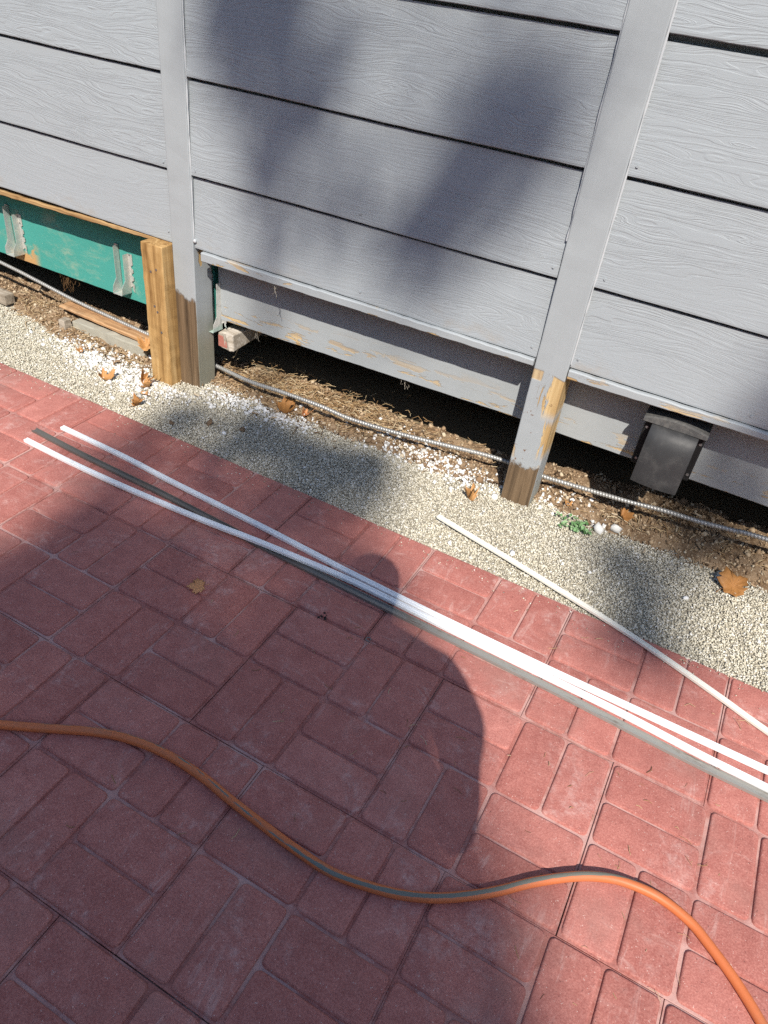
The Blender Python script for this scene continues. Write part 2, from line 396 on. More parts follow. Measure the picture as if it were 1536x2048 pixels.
k.col(k.ramp(a, [(0.0, (0.10, 0.065, 0.04)), (0.35, (0.27, 0.18, 0.11)), (0.7, (0.42, 0.31, 0.20)), (1.0, (0.58, 0.49, 0.36))])); MAT['crumb'] = k.m
k = M('straw_litter', 0.85, 0.15); a = k.attr()
k.col(k.ramp(a, [(0.0, (0.15, 0.085, 0.04)), (0.4, (0.38, 0.24, 0.12)), (0.8, (0.56, 0.42, 0.24)), (1.0, (0.66, 0.56, 0.38))])); MAT['straw'] = k.m
k = M('plain_ground', 0.95, 0.1); p = k.pos(); k.col(k.mix(k.noise(p, 2, 5), (0.14, 0.11, 0.07), (0.26, 0.21, 0.14))); MAT['ground'] = k.m
k = M('rough_concrete', 0.92, 0.15); p = k.pos()
k.col(k.mix(k.noise(p, 40, 5, 0.7), (0.30, 0.285, 0.235), (0.46, 0.44, 0.37))); k.nor(k.bump(k.noise(p, 120, 4), 0.5, 0.002)); MAT['concrete'] = k.m
def leafmat(name, a, b, vein):
    k = M(name, 0.6, 0.3); o = k.obj()
    c = k.mix(k.noise(o, 40, 4, 0.65), a, b)
    s = k.sep(o); ang = k.math('ARCTAN2', s[1], s[0])
    c = k.mix(k.math('MULTIPLY', k.step(k.noise(o, 160, 3), 0.6, 0.7), 0.5), c, tuple(x * 0.4 for x in a))
    w = k.math('ABSOLUTE', k.math('SINE', k.math('MULTIPLY', k.math('ADD', ang, 0.3), 2.5)))
    c = k.mix(k.math('MULTIPLY', k.step(w, 0.10, 0.03), 0.5), c, vein)
    k.col(c); k.nor(k.bump(k.math('ADD', k.step(w, 0.2, 0.0), k.noise(o, 90, 3)), 0.5, 0.001))
    k.b.inputs['Transmission Weight'].default_value = 0.0
    return k.m
MAT['leaf_or'] = leafmat('orange_dry_leaf', (0.40, 0.19, 0.06), (0.55, 0.31, 0.13), (0.27, 0.12, 0.04))
MAT['leaf_br'] = leafmat('brown_dry_leaf', (0.27, 0.12, 0.035), (0.40, 0.19, 0.06), (0.18, 0.08, 0.03))
MAT['leaf_tan'] = leafmat('tan_dry_leaf', (0.50, 0.22, 0.09), (0.60, 0.30, 0.14), (0.26, 0.12, 0.06))
k = M('weed_green', 0.6, 0.3); a = k.attr(); k.col(k.ramp(a, [(0.0, (0.09, 0.20, 0.07)), (0.6, (0.20, 0.36, 0.16)), (1.0, (0.36, 0.48, 0.29))])); MAT['weed'] = k.m
k = M('tree_leaf', 0.6, 0.3); a = k.attr(); k.col(k.ramp(a, [(0.0, (0.03, 0.07, 0.02)), (1.0, (0.09, 0.15, 0.04))])); MAT['tleaf'] = k.m
k = M('tree_bark', 0.9, 0.1); k.col(k.mix(k.noise(k.mapv(k.pos(), (8, 8, 1)), 1.5, 5), (0.07, 0.05, 0.035), (0.20, 0.15, 0.11))); MAT['bark'] = k.m
k = M('dark_web', 0.8, 0.1, 0, (0.40, 0.36, 0.30)); MAT['web'] = k.m
k = M('sealant', 0.6, 0.3, 0, (0.47, 0.49, 0.51)); MAT['caulk'] = k.m
k = M('screw_head', 0.35, 0.5, 0.6, (0.22, 0.22, 0.22)); MAT['screw'] = k.m
k = M('red_painted_end', 0.7, 0.2); k.col(k.mix(k.noise(k.pos(), 120, 4), (0.34, 0.085, 0.06), (0.48, 0.24, 0.2))); MAT['redend'] = k.m
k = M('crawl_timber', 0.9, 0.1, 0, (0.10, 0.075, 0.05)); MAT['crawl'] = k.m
k = M('person_clothes', 0.85, 0.15); z = k.sep(k.pos())[2]
k.col(k.mix(k.step(z, 1.495, 1.50), k.mix(k.step(z, 0.93, 0.94), k.mix(k.step(z, 0.085, 0.09), (0.03, 0.03, 0.03), (0.05, 0.07, 0.12)), (0.16, 0.18, 0.20)), (0.45, 0.28, 0.20))); MAT['person'] = k.m

# ------------------------------------------------------------------ the ground
def gz(x):                                    # level of the gravel strip along the wall
    return np.interp(x, [-2.4, -1.2, -0.5, 0.1, 0.8], [-0.040, -0.052, -0.028, -0.012, -0.004])
def gb(x):                                    # where the gravel gives way to soil
    return np.interp(x, [-2.6, -2.16, -1.85, -1.65, -1.33, -1.1, -0.89, -0.66, -0.48, -0.25, -0.1, 0.05, 0.18, 0.38, 0.67, 0.87, 1.4],
                     [0.42, 0.42, 0.35, 0.31, 0.37, 0.42, 0.40, 0.375, 0.37, 0.365, 0.37, 0.40, 0.41, 0.385, 0.405, 0.395, 0.39])
def soil_h(x, y):
    b = gb(x) + 0.05 * fbm(x, y, 6.0, 3)
    t = np.clip((y - b + 0.03) / 0.07, 0, 1); t = t * t * (3 - 2 * t)
    h = gz(x) - 0.018 + t * (0.024 + 0.012 * np.clip((x - 0.2) / 0.5, 0, 1))
    h = h - 0.035 * np.clip((y - 0.47) / 0.12, 0, 1) * np.clip((0.3 - x) / 0.3, 0, 1)
    h = h + 0.020 * np.exp(-((x + 0.80) / 0.34) ** 2 - ((y - 0.60) / 0.12) ** 2) * t
    h = h + 0.030 * np.exp(-((x - 0.8) / 0.45) ** 2 - ((y - 0.55) / 0.12) ** 2) * t
    h = h + 0.035 * np.exp(-((x + 1.98) / 0.20) ** 2 - ((y - 0.44) / 0.09) ** 2)
    h = h - 0.30 * np.clip((y - 0.66) / 0.13, 0, 1)  # added drop behind the rim, shaped so the crawl space renders darker
    h = h + t * (0.020 * fbm(x, y, 11.0, 3) + 0.010 * fbm(x, y, 42.0, 3))
    return h

gp = from_py('ground', [(-150, -150, -0.09), (150, -150, -0.09), (150, 150, -0.09), (-150, 150, -0.09)], [(0, 1, 2, 3)])
tag(link('ground', gp, MAT['ground']), kind='structure')

xs = np.linspace(-3.2, 2.2, 541); ys = np.concatenate([np.linspace(0.16, 0.80, 65), np.linspace(0.85, 2.6, 22)])
X, Y = np.meshgrid(xs, ys, indexing='ij'); Z = soil_h(X, Y)
V = np.stack([X, Y, Z], -1).reshape(-1, 3); ny = len(ys)
I = (np.arange(len(xs) - 1)[:, None] * ny + np.arange(ny - 1)[None]).ravel()
soil = link('soil', soup('soil', V, np.stack([I, I + ny, I + ny + 1, I + 1], 1), smooth=True), MAT['soil'])
tag(soil, 'dry brown soil under the raised wall', kind='structure')

xs = np.linspace(-3.2, 2.2, 361); ys = np.linspace(-0.004, 0.46, 40)
X, Y = np.meshgrid(xs, ys, indexing='ij')
Z = gz(X) - 0.004 + 0.006 * fbm(X, Y, 9.0, 3) - np.clip((Y - gb(X) - 0.045 * fbm(X, Y, 7.0, 4)) / 0.05, 0, 1) * 0.05
V = np.stack([X, Y, Z], -1).reshape(-1, 3); ny = len(ys)
I = (np.arange(len(xs) - 1)[:, None] * ny + np.arange(ny - 1)[None]).ravel()
bed = link('gravel_bed', soup('gravel_bed', V, np.stack([I, I + ny, I + ny + 1, I + 1], 1), smooth=True), MAT['bed'])
tag(bed, kind='structure')

OCT = np.array([(1, 0, 0), (0, 1, 0), (-1, 0, 0), (0, -1, 0), (0, 0, 1), (0, 0, -1)], float)
OCF = np.array([(0, 1, 4), (1, 2, 4), (2, 3, 4), (3, 0, 4), (1, 0, 5), (2, 1, 5), (3, 2, 5), (0, 3, 5)])
g5 = (1 + 5 ** 0.5) / 2
ICO = np.array([(-1, g5, 0), (1, g5, 0), (-1, -g5, 0), (1, -g5, 0), (0, -1, g5), (0, 1, g5), (0, -1, -g5), (0, 1, -g5), (g5, 0, -1), (g5, 0, 1), (-g5, 0, -1), (-g5, 0, 1)]) / math.hypot(1, g5)
ICF = np.array([(0, 11, 5), (0, 5, 1), (0, 1, 7), (0, 7, 10), (0, 10, 11), (1, 5, 9), (5, 11, 4), (11, 10, 2), (10, 7, 6), (7, 1, 8), (3, 9, 4), (3, 4, 2), (3, 2, 6), (3, 6, 8), (3, 8, 9), (4, 9, 5), (2, 4, 11), (6, 2, 10), (8, 6, 7), (9, 8, 1)])
def rand_rot(n):
    q = RNG.normal(size=(n, 4)); q /= np.linalg.norm(q, axis=1)[:, None]
    w, x, y, z = q.T
    return np.stack([np.stack([1 - 2 * (y * y + z * z), 2 * (x * y - z * w), 2 * (x * z + y * w)], -1),
                     np.stack([2 * (x * y + z * w), 1 - 2 * (x * x + z * z), 2 * (y * z - x * w)], -1),
                     np.stack([2 * (x * z - y * w), 2 * (y * z + x * w), 1 - 2 * (x * x + y * y)], -1)], 1)
def grains(P, R, base=OCT, faces=OCF, aniso=(0.7, 1.3), jit=0.18, rot=True):
    n = len(P); nv = len(base)
    S = RNG.uniform(aniso[0], aniso[1], (n, 1, 3)) * np.asarray(R)[:, None, None]
    V = base[None] * S + RNG.normal(size=(n, nv, 3)) * jit * np.asarray(R)[:, None, None]
    if rot: V = np.einsum('nij,nkj->nki', rand_rot(n), V)
    V = V + P[:, None, :]
    F = (faces[None] + (np.arange(n) * nv)[:, None, None]).reshape(-1, 3)
    return V.reshape(-1, 3), F

# fine gravel: loose grains over the whole strip
n = 130000
px = RNG.uniform(-2.55, 1.15, n); py = RNG.uniform(-0.004, 0.50, n)
edge = gb(px) + 0.045 * fbm(px, py, 7.0, 4)
keep = (py < edge) | (RNG.random(n) < 0.30 * np.exp(-(py - edge) / 0.02))
px, py = px[keep], py[keep]
pz = gz(px) + 0.006 * fbm(px, py, 9.0, 3) + RNG.uniform(-0.0035, 0.0025, len(px)) - 0.001
rr = RNG.uniform(0.0018, 0.0037, len(px)) * np.where(RNG.random(len(px)) < 0.04, 1.5, 1)
V, F = grains(np.stack([px, py, pz], 1), rr)
at = np.repeat(np.clip(RNG.normal(0.57, 0.24, len(px)), 0, 1), 6)
tag(link('fine_gravel', soup('fine_gravel', V, F, at), MAT['gravel']), 'strip of fine cream gravel between the red paving and the wall', 'gravel', kind='stuff')

n = 420
px = RNG.uniform(-2.0, 1.1, n); py = -np.abs(RNG.normal(0, 0.035, n)) - 0.002
V, F = grains(np.stack([px, py, np.full(n, 0.0012)], 1), RNG.uniform(0.0011, 0.0026, n))
tag(link('stray_grains', soup('stray_grains', V, F, np.repeat(RNG.random(n), 6)), MAT['gravel']), 'stray gravel grains on the edge of the red paving', 'gravel', kind='stuff')

# white stone chips
CH = [(-1.47, 0.28, 0.14, 0.050, 900), (-1.62, 0.30, 0.09, 0.035, 200), (-1.30, 0.24, 0.09, 0.06, 320), (-1.20, 0.30, 0.10, 0.03, 220), (-0.98, 0.36, 0.10, 0.022, 200), (-0.84, 0.345, 0.09, 0.020, 230), (-0.70, 0.36, 0.06, 0.03, 110),
      (-0.35, 0.49, 0.07, 0.045, 45), (-0.27, 0.42, 0.10, 0.035, 230), (-0.13, 0.39, 0.08, 0.035, 220), (-0.01, 0.40, 0.06, 0.04, 60), (0.20, 0.44, 0.055, 0.035, 75), (0.38, 0.40, 0.03, 0.02, 8), (0.6, 0.2, 0.3, 0.12, 22), (0.17, 0.375, 0.05, 0.012, 16), (0.02, 0.365, 0.06, 0.010, 14), (-0.5, 0.2, 0.6, 0.12, 30)]
P = []
for cx, cy, sx, sy, c in CH: P.append(np.stack([RNG.normal(cx, sx, c), RNG.normal(cy, sy, c), np.zeros(c)], 1))
P = np.concatenate(P); P = P[P[:, 1] > 0.03]
inpost = ((P[:, 0] > 0.05) & (P[:, 0] < 0.165) & (P[:, 1] > 0.345) & (P[:, 1] < 0.455)) | ((P[:, 0] > -1.32) & (P[:, 0] < -1.10) & (P[:, 1] > 0.29) & (P[:, 1] < 0.455))
P = P[~inpost]
P[:, 2] = np.maximum(soil_h(P[:, 0], P[:, 1]), gz(P[:, 0]) - 0.001) + 0.003
R = 0.0022 + RNG.gamma(1.7, 0.0013, len(P)); R = np.minimum(R, 0.010)
V, F = grains(P, R, ICO, ICF, (0.45, 1.25), 0.22)
tag(link('white_stone_chips', soup('white_stone_chips', V, F, np.repeat(RNG.random(len(P)), 12)), MAT['chips']), 'scatter of broken white stone chips along the gravel edge', 'stones', kind='stuff')

# soil crumbs and clods
n = 24000
px = RNG.uniform(-2.5, 1.15, n); py = 0.30 + 0.55 * RNG.random(n) ** 1.3
keep = py > gb(px) + 0.045 * fbm(px, py, 7.0, 4) - 0.01; px, py = px[keep], py[keep]
R = RNG.gamma(1.6, 0.0014, len(px)) + 0.0011; R = np.minimum(R, 0.013)
V, F = grains(np.stack([px, py, soil_h(px, py) + R * 0.35], 1), R, ICO, ICF, (0.5, 1.2), 0.16)
tag(link('soil_crumbs', soup('soil_crumbs', V, F, np.repeat(np.clip(RNG.normal(0.52, 0.25, len(px)), 0, 1), 12)), MAT['crumb']), 'loose brown clods and crumbs lying on the soil', 'soil', kind='stuff')

# dry stems, straw and bark bits
def litter(name, centres, mat, lmin, lmax, wid, zf, label):
    V = []; F = []; A = []
    for cx, cy, sx, sy, c in centres:
        for _ in range(c):
            x, y = random.gauss(cx, sx), random.gauss(cy, sy)
            L = random.uniform(lmin, lmax); a = random.uniform(0, math.pi); w = wid * random.uniform(0.5, 1.4)
            d = np.array([math.cos(a), math.sin(a), random.uniform(-0.35, 0.35)]); l = np.array([-math.sin(a), math.cos(a), 0])
            c0 = np.array([x, y, zf(x, y) + w + random.uniform(0, 0.006) * (lmax > 0.03)]); bend = np.array([0, 0, random.uniform(-.1, .25) * L]) + l * random.uniform(-.2, .2) * L
            b = len(V)
            for t, off in ((-0.5, 0), (0.0, 1), (0.5, 0)):
                p = c0 + d * L * t + bend * off; 
                V += [p - l * w, p + np.array([0, 0, w]), p + l * w]
            for s in (0, 3):
                F += [(b + s, b + s + 1, b + s + 4), (b + s, b + s + 4, b + s + 3), (b + s + 1, b + s + 2, b + s + 5), (b + s + 1, b + s + 5, b + s + 4), (b + s + 2, b + s, b + s + 3), (b + s + 2, b + s + 3, b + s + 5)]
            A += [random.random()] * 9
    tag(link(name, soup(name, np.array(V), np.array(F), A), mat), label, 'litter', kind='stuff')
sh = lambda x, y: float(np.maximum(soil_h(np.array(x), np.array(y)), gz(x)))
litter('straw_litter', [(-0.85, 0.52, 0.17, 0.07, 900), (-0.55, 0.52, 0.15, 0.07, 500), (-0.2, 0.52, 0.15, 0.05, 60), (-1.95, 0.42, 0.14, 0.045, 240), (-1.58, 0.345, 0.13, 0.022, 200), (-1.35, 0.33, 0.06, 0.02, 40), (0.6, 0.48, 0.3, 0.05, 260), (-0.75, 0.43, 0.2, 0.03, 90)], MAT['straw'], 0.010, 0.05, 0.0011, sh, 'tangle of dry straw and stems on the soil')
litter('bark_flakes', [(-0.7, 0.47, 0.25, 0.07, 120), (-1.56, 0.34, 0.14, 0.025, 70), (0.5, 0.47, 0.3, 0.05, 110), (-1.95, 0.40, 0.15, 0.04, 50)], MAT['crumb'], 0.008, 0.028, 0.0036, sh, 'flat brown bark flakes on the soil')
litter('paving_needles', [(0.75, -0.65, 0.22, 0.20, 46), (0.3, -0.6, 0.35, 0.30, 34), (-0.3, -0.55, 0.45, 0.25, 22), (0.6, -0.2, 0.3, 0.15, 16)], MAT['straw'], 0.006, 0.030, 0.0006, lambda x, y: 0.0005, 'tiny dry needles scattered over the red paving')

# ------------------------------------------------------------------ red paving
pave = empty('pavement'); tag(pave, 'red concrete paving of moulded basket weave slabs', kind='structure')
PT = 0.403; HALF = 0.200
def brick_mesh(name, lx, ly, seedv):
    rs = random.Random(seedv)
    def rr(hx, hy, r, n=4):
        o = []
        for cx, cy, a0 in ((hx - r, hy - r, 0), (-hx + r, hy - r, 90), (-hx + r, -hy + r, 180), (hx - r, -hy + r, 270)):
            for i in range(n):
                a = math.radians(a0 + 90 * i / (n - 1)); o.append((cx + r * math.cos(a), cy + r * math.sin(a)))
        return o
    tilt = (rs.uniform(-.004, .004), rs.uniform(-.006, .006))
    V = []; rings = [(-0.0002, -0.0078, 0.0105), (0.0006, -0.0026, 0.0105), (0.0022, -0.0006, 0.0095), (0.0045, 0.0, 0.008)]
    k = 16
    for ins, z, r in rings:
        for (x, y) in rr(lx / 2 - ins, ly / 2 - ins, r): V.append((x, y, z + (tilt[0] * x + tilt[1] * y if z > -0.006 else 0)))
    F = []
    for a in range(len(rings) - 1):
        for j in range(k): F.append((a * k + j, a * k + (j + 1) % k, (a + 1) * k + (j + 1) % k, (a + 1) * k + j))
    F.append(tuple((len(rings) - 1) * k + j for j in range(k)))
    me = from_py(name, V, F, True); me.polygons[-1].use_smooth = True; me.materials.append(MAT['brick'])
    return me
BX = [brick_mesh('brick_lengthwise', 0.1934, 0.0939, i) for i in range(5)]
BY = [brick_mesh('brick_crosswise', 0.0939, 0.1934, 10 + i) for i in range(5)]
SLAB = [box_me('paving_slab', -HALF - .0008, HALF + .0008, -HALF - .0008, HALF + .0008, -0.045, -0.0052, 0.0010) for _ in range(1)]
SLAB[0].materials.append(MAT['slab'])
def brick_spots():
    o = []
    for (sx, sy, hor) in ((-1, 1, True), (1, 1, False), (-1, -1, False), (1, -1, True)):
        cx, cy = sx * HALF / 2, sy * HALF / 2
        for d in (-1, 1):
            o.append((cx, cy + d * 0.0495, True) if hor else (cx + d * 0.0495, cy, False))
    return o
SPOTS = brick_spots()
rows = [0.0, -0.1904, -0.0010, -0.12, -0.05, -0.2]          # sideways offset of each slab row
restV = []; restF = []; sV = []; sF = []; nb = 0
for j in range(6):
    for i in range(-9, 7):
        cx = rows[j] + i * PT + PT / 2; cy = -j * PT - PT / 2
        # slabs the photograph shows: left and right limits of the view on this row
        lim = {0: (-1.95, 1.05), 1: (-1.45, 1.05), 2: (-0.85, 1.0), 3: (-0.45, 0.95)}.get(j)
        seen = lim is not None and cx + 0.2 > lim[0] and cx - 0.2 < lim[1]
        dz = random.uniform(-0.0012, 0.0010); ax, ay = random.uniform(-.003, .003), random.uniform(-.003, .003); az = random.uniform(-.004, .004)
        cx += random.uniform(-.0007, .0007); cy += random.uniform(-.0005, .0005)
        if seen:
            s = link('paving_slab', SLAB[0], None, pave, (cx, cy, dz)); s.rotation_euler = (ax, ay, az)
            for (bx, by, hor) in SPOTS:
                me = random.choice(BX if hor else BY)
                b = bpy.data.objects.new('brick', me); COL.objects.link(b); b.parent = s
                b.location = (bx + random.uniform(-.0006, .0006), by + random.uniform(-.0006, .0006), random.uniform(-.0006, .0004))
                if random.random() < .5: b.rotation_euler = (0, 0, math.pi)
                nb += 1
        else:
            for (bx, by, hor) in SPOTS:
                me = (BX if hor else BY)[0]; base = len(restV)
                restV += [(v.co.x + cx + bx, v.co.y + cy + by, v.co.z + dz) for v in me.vertices]
                restF += [tuple(base + q for q in p.vertices) for p in me.polygons]
            base = len(sV); sV += [(v.co.x + cx, v.co.y + cy, v.co.z + dz) for v in SLAB[0].vertices]; sF += [tuple(base + q for q in p.vertices) for p in SLAB[0].polygons]
tag(link('outlying_bricks', from_py('outlying_bricks', restV, restF, True), MAT['brick'], pave), kind='stuff')
tag(link('outlying_slabs', from_py('outlying_slabs', sV, sF), MAT['slab'], pave), kind='stuff')
sb = from_py('sand_bed', [(-3.9, -2.5, -0.0095), (2.6, -2.5, -0.0095), (2.6, -0.004, -0.0095), (-3.9, -0.004, -0.0095)], [(0, 1, 2, 3)])
tag(link('joint_sand', sb, MAT['sand']), kind='structure')

# ------------------------------------------------------------------ the house wall
house = empty('house_wall', (0, 0.40, 0)); tag(house, 'grey painted lap siding wall standing on wooden posts above open crawl space', 'wall')
PF = 0.355; PB = 0.444
PL = (-1.207, -1.119); PR = (0.062, 0.154)
bays = [(-4.2, PL[0]), (PL[1], PR[0]), (PR[1], 3.2)]
courses = [0.462, 0.684, 0.946, 1.217, 1.485, 1.755]
def siding(x0, x1, z0, z1, seed, dx=0.0):
    rs = random.Random(seed); n = max(8, int((x1 - x0) / 0.03))
    V = []
    for i in range(n + 1):
        x = x0 + (x1 - x0) * i / n; w = 0.0009 * math.sin(x * 7 + seed) + rs.uniform(-.0004, .0004)
        for (y, z) in ((0.390, z1), (0.3895, z1 - 0.036), (0.3725, z1 - 0.036), (0.3612, z0 + 0.006), (0.3617, z0 + 0.0016), (0.3640, z0), (0.3745, z0), (0.3960, z1)):
            V.append((x, y + 0.0006 * math.sin(x * 3 + seed * 2), z + (w if z < z1 - .05 else 0)))
    F = []
    for i in range(n):
        for j in range(8):
            F.append((i * 8 + j, i * 8 + (j + 1) % 8, (i + 1) * 8 + (j + 1) % 8, (i + 1) * 8 + j))
    F.append(tuple(range(8))[::-1]); F.append(tuple(n * 8 + j for j in range(8)))
    return from_py('siding_board', V, F)
sd = 0
for bi, (x0, x1) in enumerate(bays):
    for ci in range(len(courses) - 1):
        z0, z1 = courses[ci], courses[ci + 1] + 0.028
        if bi == 2: z0 += 0.004; z1 += 0.004
        if bi == 2 and ci >= 3: z0 += 0.006
        if bi == 0 and ci == 0: z0 -= 0.006
        sd += 1
        link('siding_board', siding(x0 + 0.0022, x1 - 0.0022, z0, z1, sd), MAT['siding'], house)
# sheathing, floor and rear foundation that close the place behind the boards
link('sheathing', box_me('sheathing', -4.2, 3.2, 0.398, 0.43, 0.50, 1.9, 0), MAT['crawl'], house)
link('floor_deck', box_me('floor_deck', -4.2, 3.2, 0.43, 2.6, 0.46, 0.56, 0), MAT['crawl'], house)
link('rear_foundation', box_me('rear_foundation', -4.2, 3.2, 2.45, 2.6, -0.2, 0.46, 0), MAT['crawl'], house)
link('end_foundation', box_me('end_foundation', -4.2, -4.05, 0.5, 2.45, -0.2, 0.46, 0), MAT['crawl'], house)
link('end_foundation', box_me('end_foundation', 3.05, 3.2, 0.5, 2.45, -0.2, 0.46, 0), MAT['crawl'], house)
# posts
po = link('post', box_me('post', PL[0], PL[1], PF, PB, -0.16, 1.9, 0.003, 60, 0.0004), MAT['post_l'], house); tag(po, 'grey post with bare brown lower half beside raw lumber')
po = link('post', box_me('post', PR[0], PR[1], PF, PB, -0.16, 1.9, 0.003, 60, 0.0004), MAT['post_r'], house); tag(po, 'grey post peeling to bare yellow wood with brown foot')
po = link('sister_post', box_me('sister_post', -1.298, -1.2085, 0.306, 0.397, -0.16, 0.452, 0.003, 24, 0.0010), MAT['raw_z'], house); tag(po, 'short raw lumber prop screwed to the left post')
for (sx, sz) in ((-1.262, 0.36), (-1.238, 0.372), (-1.258, 0.24), (-1.247, 0.222), (-1.236, 0.15)):
    nl = sweep('nail_head', [(sx, 0.3075, sz), (sx, 0.3045, sz)], circ(0.0042, 8)); link('nail_head', nl, MAT['screw'], house)
# sealant beads along the posts
def bead(x, z0, z1, seed):
    rs = random.Random(seed); n = 60; V = []; F = []
    for i in range(n + 1):
        z = z0 + (z1 - z0) * i / n; r = 0.0030 * rs.uniform(0.4, 1.25)
        for a in range(6):
            t = math.pi * a / 5; V.append((x + r * math.cos(t), 0.3655 - 0.0045 - r * 0.9 * math.sin(t), z))
    for i in range(n):
        for a in range(5): F.append((i * 6 + a, (i + 1) * 6 + a, (i + 1) * 6 + a + 1, i * 6 + a + 1))
    return from_py('sealant_bead', V, F, True)
for i, (x, z0, z1) in enumerate([(PL[0] - .001, .47, 1.9), (PL[1] + .001, .49, 1.9), (PR[0] - .001, 0.78, 1.9), (PR[1] + .002, .475, 1.9)]):
    link('sealant_bead', bead(x, z0, z1, i), MAT['caulk'], house)
bl = from_py('sealant_blob', [tuple(np.array([-1.113, 0.358, 0.486]) + np.array(v) * np.array([.007, .006, .008])) for v in ICO], [tuple(f) for f in ICF], True)
link('sealant_blob', bl, MAT['caulk'], house)
for nx_, nz_ in [(0.172, 0.495), (0.178, 0.715), (0.175, 0.975), (0.045, 0.71), (0.042, 0.49), (-1.10, 0.70), (-1.225, 0.70), (-1.223, 0.49), (0.62, 0.49), (-0.52, 0.71), (-0.5, 0.49)]:
    link('nail_head', sweep('nail_head', [(nx_, 0.3615, nz_), (nx_, 0.3592, nz_)], circ(0.0034, 8)), MAT['siding'], house)
# trim strips below the siding
def rail(name, x0, x1, y0, y1, za0, za1, zb0, zb1, seed, n=50, jit=0.0012):
    rs = random.Random(seed); V = []; F = []
    for i in range(n + 1):
        t = i / n; x = x0 + (x1 - x0) * t; lo = za0 + (zb0 - za0) * t; hi = za1 + (zb1 - za1) * t
        j = rs.uniform(-jit, jit) + jit * math.sin(x * 5 + seed); g = rs.uniform(-jit, jit) * 0.6; b = 0.003
        for (y, z) in ((y0, lo + b + g), (y0, hi - b + j), (y0 + b, hi + j), (y1, hi + j), (y1, lo + g), (y0 + b, lo + g)): V.append((x, y, z))
    for i in range(n):
        for q in range(6): F.append((i * 6 + q, i * 6 + (q + 1) % 6, (i + 1) * 6 + (q + 1) % 6, (i + 1) * 6 + q))
    F.append(tuple(range(6))[::-1]); F.append(tuple(n * 6 + q for q in range(6)))
    return from_py(name, V, F)
tr = link('trim_strip', rail('trim_strip', -1.085, PR[0] - .004, 0.351, 0.372, 0.428, 0.4595, 0.440, 0.459, 3), MAT['trim'], house); tag(tr, 'grey trim strip under the siding between the two posts')
tr = link('trim_strip', rail('trim_strip', PR[1] + .004, 1.3, 0.351, 0.372, 0.435, 0.4625, 0.456, 0.4630, 5), MAT['trim'], house); tag(tr, 'grey trim strip under the siding above the black vent')
tr = link('bottom_plate', rail('bottom_plate', -2.9, -1.209, 0.364, 0.40, 0.404, 0.430, 0.442, 0.4535, 8, 70, 0.002), MAT['raw_x'], house); tag(tr, 'rough bare wood plate above the green board')
# rim boards and ledger
rb = link('rim_board', rail('rim_board', -1.108, 0.10, 0.465, 0.503, 0.184, 0.455, 0.210, 0.455, 11), MAT['rim'], house); tag(rb, 'grey rim board with peeling lower edge between the two posts')
rb = link('rim_board', rail('rim_board', 0.106, 1.6, 0.466, 0.504, 0.205, 0.455, 0.207, 0.455, 13), MAT['rim'], house); tag(rb, 'grey rim board behind the black vent')
ledger = link('ledger_board', rail('ledger_board', -3.2, -1.135, 0.470, 0.508, 0.131, 0.455, 0.136, 0.455, 15), MAT['green'], house); tag(ledger, 'green stained ledger board with rusty joist hangers')

def hanger(cx, z0, z1, face, w, seed, mat, parent):
    """open U of folded sheet: two cheeks standing out of the board, flanges with tabs and a seat"""
    rs = random.Random(seed); bm = bmesh.new()
    def quad(pts, t=Vector((0, 0, 0))):
        vs = [bm.verts.new(p) for p in pts]; bm.faces.new(vs)
    def plate(pts, n):
        n = Vector(n); a = [Vector(p) for p in pts]; b = [p + n for p in a]
        va = [bm.verts.new(p) for p in a]; vb = [bm.verts.new(p) for p in b]
        bm.faces.new(va[::-1]); bm.faces.new(vb)
        for i in range(len(a)):
            j = (i + 1) % len(a); bm.faces.new((va[i], va[j], vb[j], vb[i]))
    h = z1 - z0
    for s in (-1, 1):
        xx = cx + s * w / 2; up = z1 - (0.022 if s > 0 else 0.0); tw = rs.uniform(-.003, .003); fl = 0.020
        plate([(xx, face - 0.001, z0), (xx, face - 0.052, z0 + 0.004), (xx + tw, face - 0.050, z0 + 0.030), (xx + tw, face - 0.031, z0 + 0.055), (xx, face - 0.028, up), (xx, face - 0.001, up)], (0.0014 * s, 0, 0))
        edge = [(xx, face - 0.0035, z0 + 0.02), (xx, face - 0.0035, up), (xx + s * fl, face - 0.0035, up)]
        for q in range(4):
            a = up - h * (.30 + .17 * q)
            edge += [(xx + s * fl, face - 0.0035, a + .012), (xx + s * fl * .6, face - 0.0035, a + .008), (xx + s * fl * .6, face - 0.0035, a), (xx + s * fl * 1.1, face - 0.0055, a - .004)]
        edge.append((xx + s * fl * .7, face - 0.0035, z0 + 0.03))
        plate(edge, (0, 0.0014, 0))
    plate([(cx - w / 2, face - 0.001, z0), (cx + w / 2, face - 0.001, z0), (cx + w / 2, face - 0.052, z0 + 0.002), (cx - w / 2, face - 0.052, z0 + 0.002)], (0, 0, -0.0014))
    me = bpy.data.meshes.new('joist_hanger'); bm.to_mesh(me); bm.free()
    return link('joist_hanger', me, mat, parent)
h1 = hanger(-2.105, 0.165, 0.345, 0.470, 0.042, 1, MAT['galv'], ledger)
h2 = hanger(-1.545, 0.165, 0.335, 0.470, 0.042, 2, MAT['galv'], ledger)
h3 = hanger(-1.118, 0.150, 0.345, 0.470, 0.034, 3, MAT['whitesteel'], ledger); tag(h3, 'white spattered joist hanger behind the left post')
def disc(name, x, y, z, r, parent, mat, d=0.002):
    return link(name, sweep(name, [(x, y + d, z), (x, y, z)], circ(r, 8)), mat, parent)
